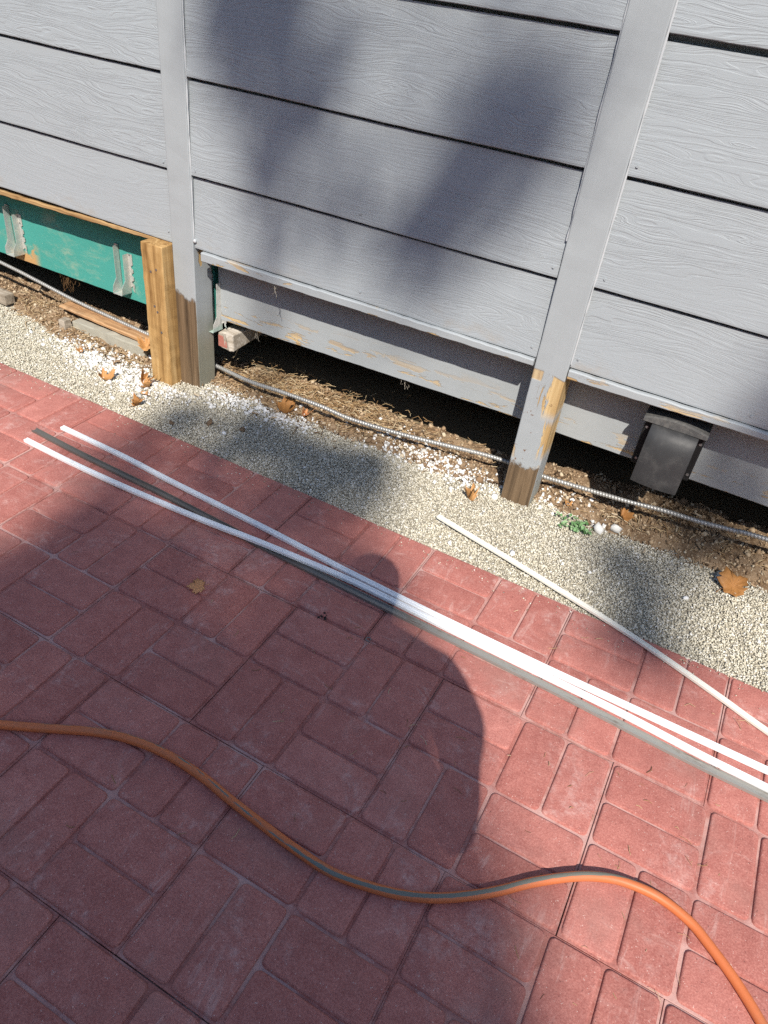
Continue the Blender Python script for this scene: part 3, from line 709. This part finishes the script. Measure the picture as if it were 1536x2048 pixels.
for (hx, hz) in ((-2.135, .30), (-2.075, .29), (-2.07, .24), (-1.572, .29), (-1.515, .31), (-1.512, .21), (-1.575, .22)):
    disc('nail', hx, 0.4645, hz, 0.0028, ledger, MAT['screw'])
st = link('joist_stub', box_me('joist_stub', -1.105, -1.040, 0.452, 0.62, 0.085, 0.145, 0.004, 4, 0.004), MAT['stub'], house); tag(st, 'splintered whitewashed joist end with red painted tip')
link('red_tip', box_me('red_tip', -1.1062, -1.068, 0.4508, 0.455, 0.090, 0.133, 0.001), MAT['redend'], st)

# ------------------------------------------------------------------ vent hood
vent = empty('exhaust_vent', (0.465, 0.47, 0.23)); tag(vent, 'black plastic exhaust vent hood mounted on the grey rim board', 'vent')
link('mounting_plate', box_me('mounting_plate', 0.386, 0.547, 0.394, 0.4630, 0.238, 0.384, 0.004), MAT['black2'], vent)
# arched lip along the top of the plate
V = []; F = []; n = 14
for i in range(n + 1):
    t = i / n; x = 0.381 + 0.168 * t; top = 0.3955 + 0.013 * (1 - (2 * t - 1) ** 2)
    for (y, z) in ((0.374, 0.381), (0.370, 0.384), (0.371, top - 0.004), (0.375, top), (0.452, top + 0.004), (0.461, 0.381)): V.append((x, y, z))
for i in range(n):
    for q in range(6): F.append((i * 6 + q, i * 6 + (q + 1) % 6, (i + 1) * 6 + (q + 1) % 6, (i + 1) * 6 + q))
F.append((5, 4, 3, 2, 1, 0)); F.append(tuple(n * 6 + q for q in range(6)))
link('arched_lip', from_py('arched_lip', V, F), MAT['lip'], vent)
prof = [(0.3925, 0.3815), (0.378, 0.3808), (0.363, 0.374), (0.351, 0.358), (0.343, 0.336), (0.338, 0.308), (0.335, 0.275), (0.333, 0.245), (0.332, 0.222)]
V = []; F = []
x0, x1 = 0.408, 0.528
nx = 6
for i, (y, z) in enumerate(prof):
    for j in range(nx + 1):
        t = j / nx; V.append((x0 + (x1 - x0) * t, y - 0.006 * (1 - (2 * t - 1) ** 2), z))
m = nx + 1
for i in range(len(prof) - 1):
    for j in range(nx): F.append((i * m + j, (i + 1) * m + j, (i + 1) * m + j + 1, i * m + j + 1))
for e, flip in ((0, False), (nx, True)):
    b = len(V)
    for (y, z) in prof: V.append((V[0][0] if e == 0 else V[nx][0], 0.3935, z))
    for i in range(len(prof) - 1):
        f = (i * m + e, b + i, b + i + 1, (i + 1) * m + e); F.append(f[::-1] if flip else f)
hood_me = from_py('hood', V, F, False)
for i in range((len(prof) - 1) * nx): hood_me.polygons[i].use_smooth = True
hood = link('hood', hood_me, MAT['black'], vent)
sol = hood.modifiers.new('thick', 'SOLIDIFY'); sol.thickness = 0.0025; sol.offset = 1
bv = hood.modifiers.new('bev', 'BEVEL'); bv.width = 0.0015; bv.segments = 2; bv.limit_method = 'ANGLE'; bv.angle_limit = math.radians(50)
for j in range(9):
    link('grille_bar', box_me('grille_bar', 0.414 + j * 0.0125, 0.4165 + j * 0.0125, 0.336, 0.392, 0.2175, 0.2210, 0.0005), MAT['black2'], vent)
for (x, z) in ((0.3955, 0.335), (0.3975, 0.235), (0.539, 0.335), (0.539, 0.238)): disc('screw', x, 0.3915, z + 0.022, 0.0042, vent, MAT['screw'], 0.004)

# ------------------------------------------------------------------ cable conduit
pts = []
for x, y, z in [(-3.0, .465, .16), (-2.242, .465, .093), (-2.034, .465, .070), (-1.833, .465, .045), (-1.638, .465, .030), (-1.461, .465, .018), (-1.28, .468, .005), (-1.121, .462, -.004)]: pts.append((x, y, z))
for x, z, y in [(-.977, -.017, .415), (-.844, -.011, .395), (-.673, -.008, .39), (-.547, -.013, .40), (-.352, .002, .415), (-.168, .026, .435), (-.064, .041, .455), (.022, .048, .463), (.151, .045, .463), (.224, .050, .460), (.303, .056, .455)]:
    dy = .465 - y; pts.append((x + (.485 - x) * dy / 1.95, y, z + dy * .68))
pts += [(0.41, .44, .082), (.525, .438, .098), (.623, .436, .106), (.717, .436, .118), (.802, .436, .128), (1.4, .45, .16)]
path, L = spline(pts, 3000)
kseg = 8; r0 = 0.0070
ridge = lambda i, j: 1.0 + 0.13 * math.cos(2 * math.pi * (i / 3000 * L / 0.0095 + j / kseg))
cond = link('metal_conduit', sweep('metal_conduit', path, circ(r0, kseg), True, True, ridge), MAT['conduit'])
tag(cond, 'ribbed silver metal conduit hanging along the crawl space opening', 'conduit')

# ------------------------------------------------------------------ loose bits under the left bay
o = link('concrete_block', box_me('concrete_block', -1.79, -1.42, 0.395, 0.44, -0.07, -0.004, 0.004, 10, 0.002), MAT['concrete'])
tag(o, 'long pale concrete block under the green board', 'block')
o = link('wooden_plank', rail('wooden_plank', -1.87, -1.36, 0.415, 0.475, 0.020, 0.032, -0.002, 0.012, 21, 30, 0.0015), MAT['plank'])
tag(o, 'orange weathered plank lying on the concrete block', 'plank')
o = link('wood_offcut', box_me('wood_offcut', -1.815, -1.785, 0.355, 0.39, -0.06, 0.008, 0.002, 4, 0.001), MAT['oldgrey'], None); tag(o, 'small upright grey wood offcut at the end of the concrete block', 'offcut')
o = link('wood_scrap', box_me('wood_scrap', -2.30, -2.12, 0.365, 0.41, -0.03, 0.012, 0.003, 4, 0.002), MAT['oldgrey'], None); tag(o, 'short dark wood scrap on the gravel below the green board', 'offcut')
def tangle(name, c, r, n, label, cat, mat, drop=0.0):
    V = []; F = []
    for _ in range(n):
        p = np.array([random.gauss(c[0], r * .3), c[1] + random.uniform(-.01, .01), c[2]]); d = np.array([random.uniform(-1, 1), random.uniform(-.4, .4), random.uniform(-1, .6) - drop])
        P = [p]
        for _ in range(6):
            d = d + np.array([random.uniform(-.9, .9), random.uniform(-.5, .5), random.uniform(-.9, .7)]); d /= np.linalg.norm(d) + 1e-6
            P.append(P[-1] + d * r * .35)
        b = len(V)
        for p in P: V += [p + np.array([-.0006, 0, 0]), p + np.array([.0006, .0004, 0]), p + np.array([0, -.0006, .0006])]
        for i in range(6):
            for q in range(3): F.append((b + i * 3 + q, b + i * 3 + (q + 1) % 3, b + i * 3 + 3 + (q + 1) % 3, b + i * 3 + 3 + q))
    return tag(link(name, from_py(name, V, F), mat), label, cat)
tangle('root_tangle', (-1.87, 0.475, 0.125), 0.030, 16, 'small tangle of dry roots hanging below the green board', 'roots', MAT['straw'], .5)
for i, (x, z, lb) in enumerate([(-0.80, 0.424, 'wispy cobweb with insect husk hanging from the grey trim strip'), (-0.95, 0.178, 'pale cobweb threads hanging from the rim board near the joist stub'), (-0.37, 0.195, 'pale cobweb threads hanging from the middle of the rim board')]):
    tangle('cobweb', (x, 0.36 if z > .3 else 0.482, z), 0.016, 5, lb, 'cobweb', MAT['web'], 1.2)

# ------------------------------------------------------------------ trim lengths lying on the paving
def chan(w, h): return [(-w / 2, 0), (-w / 2, h * .82), (-w * .42, h), (-w * .10, h), (-w * .07, h * .78), (w * .07, h * .78), (w * .10, h), (w * .42, h), (w / 2, h * .82), (w / 2, 0), (w * .40, 0), (w * .40, h * .6), (-w * .40, h * .6), (-w * .40, 0)][::-1]
A = [(-1.22, -.178), (-.957, -.184), (-.771, -.196), (-.455, -.210), (-.303, -.219), (-.139, -.230), (.083, -.239), (.236, -.243), (.418, -.246), (.597, -.246), (.767, -.246), (.911, -.246), (1.25, -.244)]
B = [(-1.249, -.291), (-1.057, -.297), (-.846, -.296), (-.582, -.288), (-.41, -.276), (-.273, -.268), (-.129, -.260), (.02, -.261), (.159, -.264), (.294, -.267), (.422, -.270), (.603, -.275), (.773, -.287), (.915, -.292), (1.25, -.305)]
Dk = [(-1.275, -.238), (-1.09, -.248), (-.89, -.253), (-.744, -.256), (-.518, -.268), (-.393, -.276), (-.264, -.281), (-.142, -.284), (.01, -.288), (.173, -.291), (.306, -.294), (.432, -.298), (.555, -.304), (.67, -.310), (.78, -.314), (.919, -.316), (1.25, -.322)]
S = [(-.052, .130), (.079, .099), (.245, .060), (.398, .022), (.543, -.016), (.677, -.057), (.803, -.100), (.902, -.136), (1.25, -.25)]
def strip(pts, zf, w, h, mat, name, label, prof=None):
    p, _ = spline([(x, y, zf(x)) for x, y in pts], 120)
    o = link(name, sweep(name, p, prof or chan(w, h)), mat); tag(o, label, 'trim strip', 'loose trim lengths on the ground'); return o
strip(A, lambda x: 0.001, 0.0160, 0.0090, MAT['white'], 'trim_length', 'white plastic trim length lying nearest the wall in the bundle on red paving')
strip(B, lambda x: 0.001 + 0.0088 * math.exp(-((x + .36) / .38) ** 2), 0.0160, 0.0090, MAT['white'], 'trim_length', 'white plastic trim length crossing over the dark metal one on red paving')
strip(Dk, lambda x: 0.0006, 0.0215, 0.0085, MAT['dull'], 'metal_trim_length', 'dark dull metal channel length lying between and under the white ones',
      [(-.0092, 0), (-.0092, .008), (-.0078, .008), (-.0072, .0035), (.0072, .0035), (.0078, .008), (.0092, .008), (.0092, 0)][::-1])
strip(S, lambda x: float(np.interp(x, [-.1, .25, .5, 1.3], [0.000, 0.003, 0.0035, 0.001])), 0.0145, 0.008, MAT['cream'], 'trim_length', 'single cream trim length resting from the gravel onto the paving')

# ------------------------------------------------------------------ hose
hp = [(-1.3, -1.30), (-.85, -1.14), (-.541, -1.042), (-.487, -1.017), (-.417, -.981), (-.322, -.931), (-.253, -.907), (-.174, -.895), (-.086, -.896), (-.007, -.906), (.068, -.914), (.15, -.921), (.225, -.923), (.291, -.911), (.351, -.893), (.407, -.866), (.459, -.83), (.502, -.794), (.552, -.747), (.614, -.699), (.663, -.671), (.706, -.657), (.761, -.652), (.817, -.665), (.855, -.688), (.893, -.715), (.92, -.738), (.947, -.764), (.98, -.799), (1.15, -1.0)]
p, L = spline([(x, y, 0.0094 + 0.006 * math.exp(-((x - .62) / .1) ** 2)) for x, y in hp], 260)
ks = 20; hm = sweep('orange_hose', p, circ(0.0090, ks), True, True)
att = hm.attributes.new('stripe', 'FLOAT', 'POINT'); vals = []
tw = lambda x: np.interp(x, [-.5, -.2, .1, .25, .35, .65, .75, .86, 1.0], [2.35, 2.2, 1.0, 1.15, 1.45, 1.75, 2.9, 3.6, 4.4])
for i in range(260):
    c = tw(p[i, 0])
    for j in range(ks):
        d = abs((2 * math.pi * j / ks - c + math.pi) % (2 * math.pi) - math.pi); vals.append(max(0, 1 - d / 0.85) if p[i, 0] > .2 else max(0, 1 - d / 0.85) * (0.62 if p[i, 0] < .15 else .8))
att.data.foreach_set('value', vals)
tag(link('garden_hose', hm, MAT['hose']), 'scuffed orange rubber hose with grey stripe snaking across the red paving', 'hose')

# ------------------------------------------------------------------ fallen leaves
MAPLE = [(0, -.40), (.10, -.40), (.30, -.50), (.29, -.36), (.50, -.30), (.44, -.17), (.64, .03), (.47, .06), (.50, .22), (.31, .16), (.23, .27), (.25, .40), (.13, .36), (0, .62)]
def leaf(loc, size, rz, curl, fold, mat, label, tilt=(0, 0), seed=0, sx=1.0):
    rs = random.Random(seed); jt = .26 if seed > 1 else .08
    half = [(x * (1 + rs.uniform(-jt, jt)), y + rs.uniform(-.3, .3) * jt) for x, y in MAPLE]
    out = half + [(-x * (1 + rs.uniform(-jt, jt)), y + rs.uniform(-.3, .3) * jt) for x, y in MAPLE[-2:0:-1]]
    n = len(out); V = []; F = []
    def hgt(x, y): return curl * 1.35 * (x * x + .8 * y * y) + fold * abs(x) + (.06 if seed < 2 else .16) * math.sin(5 * x + seed) * math.sin(4 * y + seed * 2)
    for s in (1.0, .66, .33):
        for x, y in out: V.append((x * s * size * sx, y * s * size, hgt(x * s, y * s) * size))
    V.append((0, 0, 0)); c = 3 * n
    for a in range(2):
        for j in range(n): F.append((a * n + j, a * n + (j + 1) % n, (a + 1) * n + (j + 1) % n, (a + 1) * n + j))
    for j in range(n): F.append((2 * n + j, 2 * n + (j + 1) % n, c))
    b = len(V); sp = [(0, -.36), (.02, -.55), (.07, -.72)]
    for x, y in sp: V += [((x - .012) * size, y * size, hgt(x, y) * size * .6 + .001), ((x + .012) * size, y * size, hgt(x, y) * size * .6 + .001), (x * size, y * size, hgt(x, y) * size * .6 + .0025)]
    for i in range(2):
        for q in range(3): F.append((b + i * 3 + q, b + i * 3 + (q + 1) % 3, b + i * 3 + 3 + (q + 1) % 3, b + i * 3 + 3 + q))
    me = from_py('dead_leaf', V, F, True)
    e = Matrix.Rotation(rz, 3, 'Z') @ Matrix.Rotation(tilt[0], 3, 'X') @ Matrix.Rotation(tilt[1], 3, 'Y')
    me.transform(e.to_4x4()); zm = min(v.co.z for v in me.vertices); me.transform(Matrix.Translation((0, 0, -zm + 0.0008)))
    o = link('dead_leaf', me, mat, None, loc); sdm = o.modifiers.new('thick', 'SOLIDIFY'); sdm.thickness = 0.0006
    return tag(o, label, 'leaf')
gl = lambda x, y: (x, y, sh(x, y) + 0.002)
leaf((-.432, -.490, .0003), .044, 2.2, .12, -.04, MAT['leaf_tan'], 'flat tan maple leaf lying on the red paving', seed=1)
leaf(gl(-1.42, .190), .055, 1.0, .9, .35, MAT['leaf_or'], 'curled orange leaf on white chips between paving and concrete block', (.35, .2), 2)
leaf(gl(-1.30, .262), .050, .4, 1.2, .7, MAT['leaf_or'], 'folded orange leaf on white chips by the raw lumber prop', (.2, .5), 3, .8)
leaf(gl(-1.262, .236), .040, 2.5, .8, .3, MAT['leaf_or'], 'small orange leaf touching the folded one by the raw lumber prop', (-.3, .2), 4)
leaf(gl(-1.20, .128), .046, -.6, .7, .5, MAT['leaf_br'], 'brown orange leaf on gravel in front of the left post', (.2, -.2), 5, .8)
leaf(gl(-1.235, .195), .034, 1.6, .3, .1, MAT['leaf_or'], 'faded orange leaf scrap on gravel before the lumber prop', (.1, .1), 6, .7)
leaf((-1.40, .395, .003), .060, .2, 1.0, .6, MAT['leaf_or'], 'crumpled orange leaf caught against the prop and concrete block', (.5, .3), 7)
leaf(gl(-1.63, .285), .036, .9, .8, .4, MAT['leaf_or'], 'orange leaf fragment at the foot of the concrete block', (.3, -.2), 8, .6)
leaf(gl(-.775, .378), .066, 1.9, 1.1, .75, MAT['leaf_br'], 'large folded brown leaf beside the conduit on the soil edge', (.3, .3), 9, .85)
leaf(gl(-.70, .405), .040, .3, 1.0, .4, MAT['leaf_tan'], 'pale tan leaf fragment beside the large folded brown leaf', (.2, .4), 10, .7)
leaf(gl(-.02, .285), .050, 1.3, .8, .8, MAT['leaf_or'], 'folded orange leaf on gravel in front of the peeling post', (.1, .2), 11, .7)
leaf(gl(.765, .345), .088, -.75, .45, .30, MAT['leaf_br'], 'large brown maple leaf on the gravel edge under the vent', (.25, .25), 12, .9)
leaf(gl(.420, .455), .042, .5, 1.0, .6, MAT['leaf_br'], 'curled brown leaf on soil beyond the green weed', (.3, .2), 13, .9)
leaf(gl(.255, .425), .030, .5, .6, .3, MAT['leaf_or'], 'tiny orange leaf scrap on soil next to the green weed', (.2, .2), 14, .8)

# bits of debris lying on the paving and the gravel
def clod(x, y, r, mat, name, label, cat, zf=None):
    P = np.array([[x, y, (sh(x, y) if zf is None else zf) + r * .45]]); V, F = grains(P, np.array([r]), ICO, ICF, (0.5, 1.15), 0.30)
    return tag(link(name, soup(name, V, F, np.full(12, .3)), mat), label, cat)
for x, y, r, lb in [(-.93, .175, .013, 'brown soil clod on gravel in front of the left post'), (-.815, .205, .012, 'tan clod on gravel below the large folded brown leaf'), (-1.03, .10, .010, 'grey clod on the gravel beside the paving edge'), (-.10, .372, .012, 'brown clod among white chips left of the peeling post'), (-.03, .40, .014, 'dark brown clod by the foot of the peeling post')]:
    clod(x, y, r, MAT['crumb'], 'soil_clod', lb, 'clod')
clod(.415, .405, .013, MAT['chips'], 'white_stone', 'single white stone beside the curled brown leaf on soil', 'stone')
clod(.372, .365, .016, MAT['chips'], 'white_stone', 'larger white stone touching the green weed', 'stone')
def ring(x, y):
    pth = [(x + .006 * math.cos(t), y + .006 * math.sin(t), .0022) for t in np.linspace(0, 5.6, 20)]
    return tag(link('washer', sweep('washer', pth, circ(.0014, 6), True, True), MAT['screw']), 'tiny dark ring lying on a paving joint', 'ring')
ring(0.012, -0.402)
rs = random.Random(5)
V = []; F = []
for _ in range(9):
    x, y = -.118 + rs.gauss(0, .006), -.40 + rs.gauss(0, .006); b = len(V); r = rs.uniform(.0015, .004)
    V += [(x + r * a, y + r * c, .0008 + r * d) for a, c, d in OCT]; F += [tuple(b + q for q in f) for f in OCF]
tag(link('dark_crumbs', from_py('dark_crumbs', V, F), MAT['black2']), 'pinch of dark crumbs on a red brick', kind='stuff')

# ------------------------------------------------------------------ weed
weed = empty('green_weed', (0.31, 0.345, sh(0.31, 0.345))); tag(weed, 'small green weed growing at the gravel edge right of the peeling post', 'weed')
V = []; F = []; A_ = []; SV = []; SF = []
for s in range(26):
    bx, by = random.gauss(.31, .026), random.gauss(.343, .010); z0 = sh(bx, by); a = random.uniform(0, 6.28); hh = random.uniform(.008, .022)
    tip = np.array([bx + .014 * math.cos(a), by + .014 * math.sin(a), z0 + hh])
    b = len(SV); SV += [(bx - .0006, by, z0), (bx + .0006, by, z0), (bx, by + .0006, z0), tuple(tip)]; SF += [(b, b + 1, b + 3), (b + 1, b + 2, b + 3), (b + 2, b, b + 3)]
    for _ in range(5):
        c = tip + np.array([random.gauss(0, .007), random.gauss(0, .006), random.uniform(-.006, .004)]); r = random.uniform(.0035, .0068)
        nrm = np.array([random.gauss(0, .45), random.gauss(0, .45), 1]); nrm /= np.linalg.norm(nrm); u = np.cross(nrm, [1, 0, 0]); u /= np.linalg.norm(u); w = np.cross(nrm, u)
        b = len(V); g = random.random()
        for t in range(7): V.append(c + r * (u * math.cos(t * .8976) + w * .8 * math.sin(t * .8976)))
        V.append(c - nrm * .0012); A_ += [g] * 8
        F += [(b + t, b + (t + 1) % 7, b + 7) for t in range(7)]
link('leaves', soup('leaves', np.array(V), np.array(F), A_), MAT['weed'], weed)
link('stems', from_py('stems', SV, SF), MAT['weed'], weed)

# ------------------------------------------------------------------ the photographer, who casts the sharp shadow
def skin_body(name, J, Eg, root, mat):
    me = bpy.data.meshes.new(name); keys = list(J)
    me.from_pydata([J[q][0] for q in keys], [(keys.index(a), keys.index(b)) for a, b in Eg], [])
    o = bpy.data.objects.new(name, me); COL.objects.link(o); me.materials.append(mat)
    o.modifiers.new('skin', 'SKIN'); me.skin_vertices or None
    for i, q in enumerate(keys):
        sv = me.skin_vertices[0].data[i]; r = J[q][1]; sv.radius = r if isinstance(r, tuple) else (r, r); sv.use_root = (q == root)
    ss = o.modifiers.new('sub', 'SUBSURF'); ss.levels = 2; ss.render_levels = 2
    return o
J = {'pelvis': ((.62, -1.72, .97), (.18, .11)), 'waist': ((.645, -1.71, 1.14), (.21, .11)), 'chest': ((.64, -1.70, 1.34), (.20, .11)), 'neck0': ((.64, -1.68, 1.495), (.075, .06)), 'neck': ((.64, -1.68, 1.565), .057),
     'head0': ((.64, -1.68, 1.635), (.08, .088)), 'head1': ((.64, -1.69, 1.705), (.084, .098)), 'head2': ((.64, -1.70, 1.76), (.06, .065)),
     'shR': ((.805, -1.63, 1.405), .068), 'slR': ((.855, -1.63, 1.295), .074), 'hmR': ((.852, -1.63, 1.232), .044), 'elR': ((.840, -1.63, 1.02), .044), 'wrR': ((.66, -1.575, 1.16), .032), 'haR': ((.56, -1.565, 1.22), .035),
     'shL': ((.465, -1.65, 1.405), .068), 'slL': ((.415, -1.66, 1.295), .070), 'elL': ((.39, -1.68, 1.05), .044), 'wrL': ((.43, -1.60, 1.16), .032), 'haL': ((.455, -1.57, 1.22), .035),
     'hipR': ((.725, -1.73, .87), .105), 'knR': ((.735, -1.73, .49), .066), 'anR': ((.745, -1.77, .09), .042), 'toR': ((.76, -1.64, .04), .038),
     'hipL': ((.525, -1.73, .87), .105), 'knL': ((.515, -1.73, .49), .066), 'anL': ((.505, -1.77, .09), .042), 'toL': ((.49, -1.64, .04), .038)}
EG = [('pelvis', 'waist'), ('waist', 'chest'), ('chest', 'neck0'), ('neck0', 'neck'), ('neck', 'head0'), ('head0', 'head1'), ('head1', 'head2'), ('chest', 'shR'), ('shR', 'slR'), ('slR', 'hmR'), ('hmR', 'elR'), ('elR', 'wrR'), ('wrR', 'haR'), ('chest', 'shL'), ('shL', 'slL'), ('slL', 'elL'), ('elL', 'wrL'), ('wrL', 'haL'),
      ('pelvis', 'hipR'), ('hipR', 'knR'), ('knR', 'anR'), ('anR', 'toR'), ('pelvis', 'hipL'), ('hipL', 'knL'), ('knL', 'anL'), ('anL', 'toL')]
pe = skin_body('person', J, EG, 'pelvis', MAT['person']); tag(pe, 'person standing on the red paving whose shadow falls across it', 'person')

# ------------------------------------------------------------------ the tree whose leaves dapple the wall
def shade_at(x, y):
    """how leafy the crown is along the sun ray that lands at ground point x, y"""
    d = np.zeros_like(x)
    def el(cx, cy, rx, ry, v, rot=0.0):
        c, s = math.cos(rot), math.sin(rot); u = ((x - cx) * c + (y - cy) * s) / rx; w = (-(x - cx) * s + (y - cy) * c) / ry
        np.maximum(d, v * np.clip(1.5 - (u * u + w * w), 0, 1), out=d)
    for wx, wz, rx, rz, v in [(-.86, 1.16, .135, .17, 1.3), (-.85, 1.45, .16, .2, 1.3), (-.73, .94, .10, .16, 1.1), (-.84, .72, .10, .12, .3), (-.085, 1.04, .070, .11, 1.1), (-.19, .90, .10, .12, 1.4), (-.30, .72, .09, .12, .9), (-.32, .57, .09, .1, .35), (-.45, .95, .5, .45, .13), (.70, .58, .08, .18, .5)]:
        el(wx - SUN.x * wz / SUN.z, .36 + wz / SUN.z, rx, rz / SUN.z, v)
    for e in [(.56, .64, .14, .12, .5), (-.62, .17, .27, .13, .95), (-.42, .16, .17, .15, .95), (-.92, .12, .2, .08, .6), (.55, .12, .06, .10, .75), (.59, -.03, .11, .07, .85), (.5, .25, .14, .09, .4), (.68, .45, .2, .09, .35)]: el(*e)
    poly = np.array([(-1.02, -.02), (-.75, .03), (-.3, .05), (-.16, -.03), (.0, -.20), (.18, -.42), (.34, -.62), (.45, -.74), (.57, -.88), (.68, -1.02), (.85, -1.35), (.9, -1.7), (-2.6, -1.9), (-2.6, -1.2), (-1.15, -.80), (-.86, -.62), (-.98, -.40), (-1.1, -.2)])
    ins = np.zeros(x.shape, bool); n = len(poly)
    for i in range(n):
        (ax, ay), (bx, by) = poly[i], poly[(i + 1) % n]
        cr = ((ay > y) != (by > y)) & (x < (bx - ax) * (y - ay) / (by - ay + 1e-12) + ax); ins ^= cr
    lit = np.clip(1.3 - (((x + .55) / .16) ** 2 + ((y + .93) / .13) ** 2), 0, 1) * .45
    np.maximum(d, np.where(ins, np.interp(y - .35 * x, [-1.2, -.75, -.3, -.05], [1.0, .92, .72, .36]) - lit, 0), out=d)
    out = (x < -2.5) | (y > 2.1) | (y < -1.75)
    d[out] = .45
    d[(x > 1.3) & (y < 2.1)] = 0.10
    return d
tree = empty('shade_tree', (7.2, -16.0, -0.09)); tag(tree, 'tall leafy tree standing across the yard from the wall', 'tree')
nl = 140000
SN = np.array(SUNN)
gx = RNG.uniform(-4.6, 2.6, nl); gy = RNG.uniform(-3.6, 3.4, nl)
s = RNG.uniform(16.5, 21.5, nl)
okc = (((gx + 1.0) / 3.6) ** 2 + ((gy + .1) / 3.5) ** 2 + ((s - 19) / 2.6) ** 2) < 1.0
d = shade_at(gx + RNG.normal(0, .035, nl), gy + RNG.normal(0, .035, nl))
keep = okc & (RNG.random(nl) < d * 0.62)
gx, gy, s = gx[keep], gy[keep], s[keep]
P = np.stack([gx, gy, np.zeros_like(gx)], 1) + s[:, None] * SN[None]
n = len(P); Rm = rand_rot(n); sz = RNG.uniform(.045, .075, n)
Lq = np.array([(-.5, 0, 0), (0, -1, .15), (.5, 0, 0), (0, 1, .15)])
V = np.einsum('nij,kj->nki', Rm, Lq) * sz[:, None, None] * 1.15 + P[:, None]
link('crown', soup('crown', V.reshape(-1, 3), np.arange(4 * n).reshape(-1, 4), np.repeat(RNG.random(n), 4)), MAT['tleaf'], tree)
def limb(name, pts, r0, r1, parent):
    p, _ = spline(pts, 14); k = 8
    return link(name, sweep(name, p, circ(1.0, k), True, True, lambda i, j: r0 + (r1 - r0) * i / 13), MAT['bark'], parent)
limb('trunk', [(7.2, -16, -.2), (7.0, -15.7, 3), (6.7, -15.2, 6.5), (6.3, -14.6, 9.5)], .30, .17, tree)
gpt = lambda x, y, s: tuple(np.array([x, y, 0]) + s * SN)
for t in [gpt(-.3, -.7, 19), gpt(-1.4, 1.5, 19.5), gpt(-.6, .2, 19), gpt(-2.6, -.5, 19), gpt(-1.2, -1.8, 18), gpt(.2, -1.2, 18.5)]:
    limb('limb', [(6.3, -14.6, 9.4), tuple(np.array((6.3, -14.6, 9.4)) * .5 + np.array(t) * .5 + np.array([0, 0, .3])), t], .11, .015, tree)
hedge = empty('sky_blocking_hedge', (0, -9.6, -0.09)); tag(hedge, 'unseen hedge added to keep low sky light off the siding wall', 'hedge')  # added out of view to block low sky, so shaded siding renders darker
n = 26000
P = np.stack([RNG.uniform(-14, 14, n), -9.3 + RNG.normal(0, .35, n), RNG.uniform(-.05, 5.2, n) + .3 * fbm(np.linspace(0, 1, n), np.zeros(n), 9.0)], 1)
V = np.einsum('nij,kj->nki', rand_rot(n), Lq) * RNG.uniform(.08, .14, n)[:, None, None] + P[:, None]
link('foliage', soup('foliage', V.reshape(-1, 3), np.arange(4 * n).reshape(-1, 4), np.repeat(RNG.random(n), 4)), MAT['tleaf'], hedge)
link('stems', box_me('stems', -14, 14, -10.0, -9.6, -.09, 4.9, .05, 20, .15), MAT['bark'], hedge)  # solid core block of the added hedge, stops sky light between its leaves
print('bricks', nb, 'leaves', n)
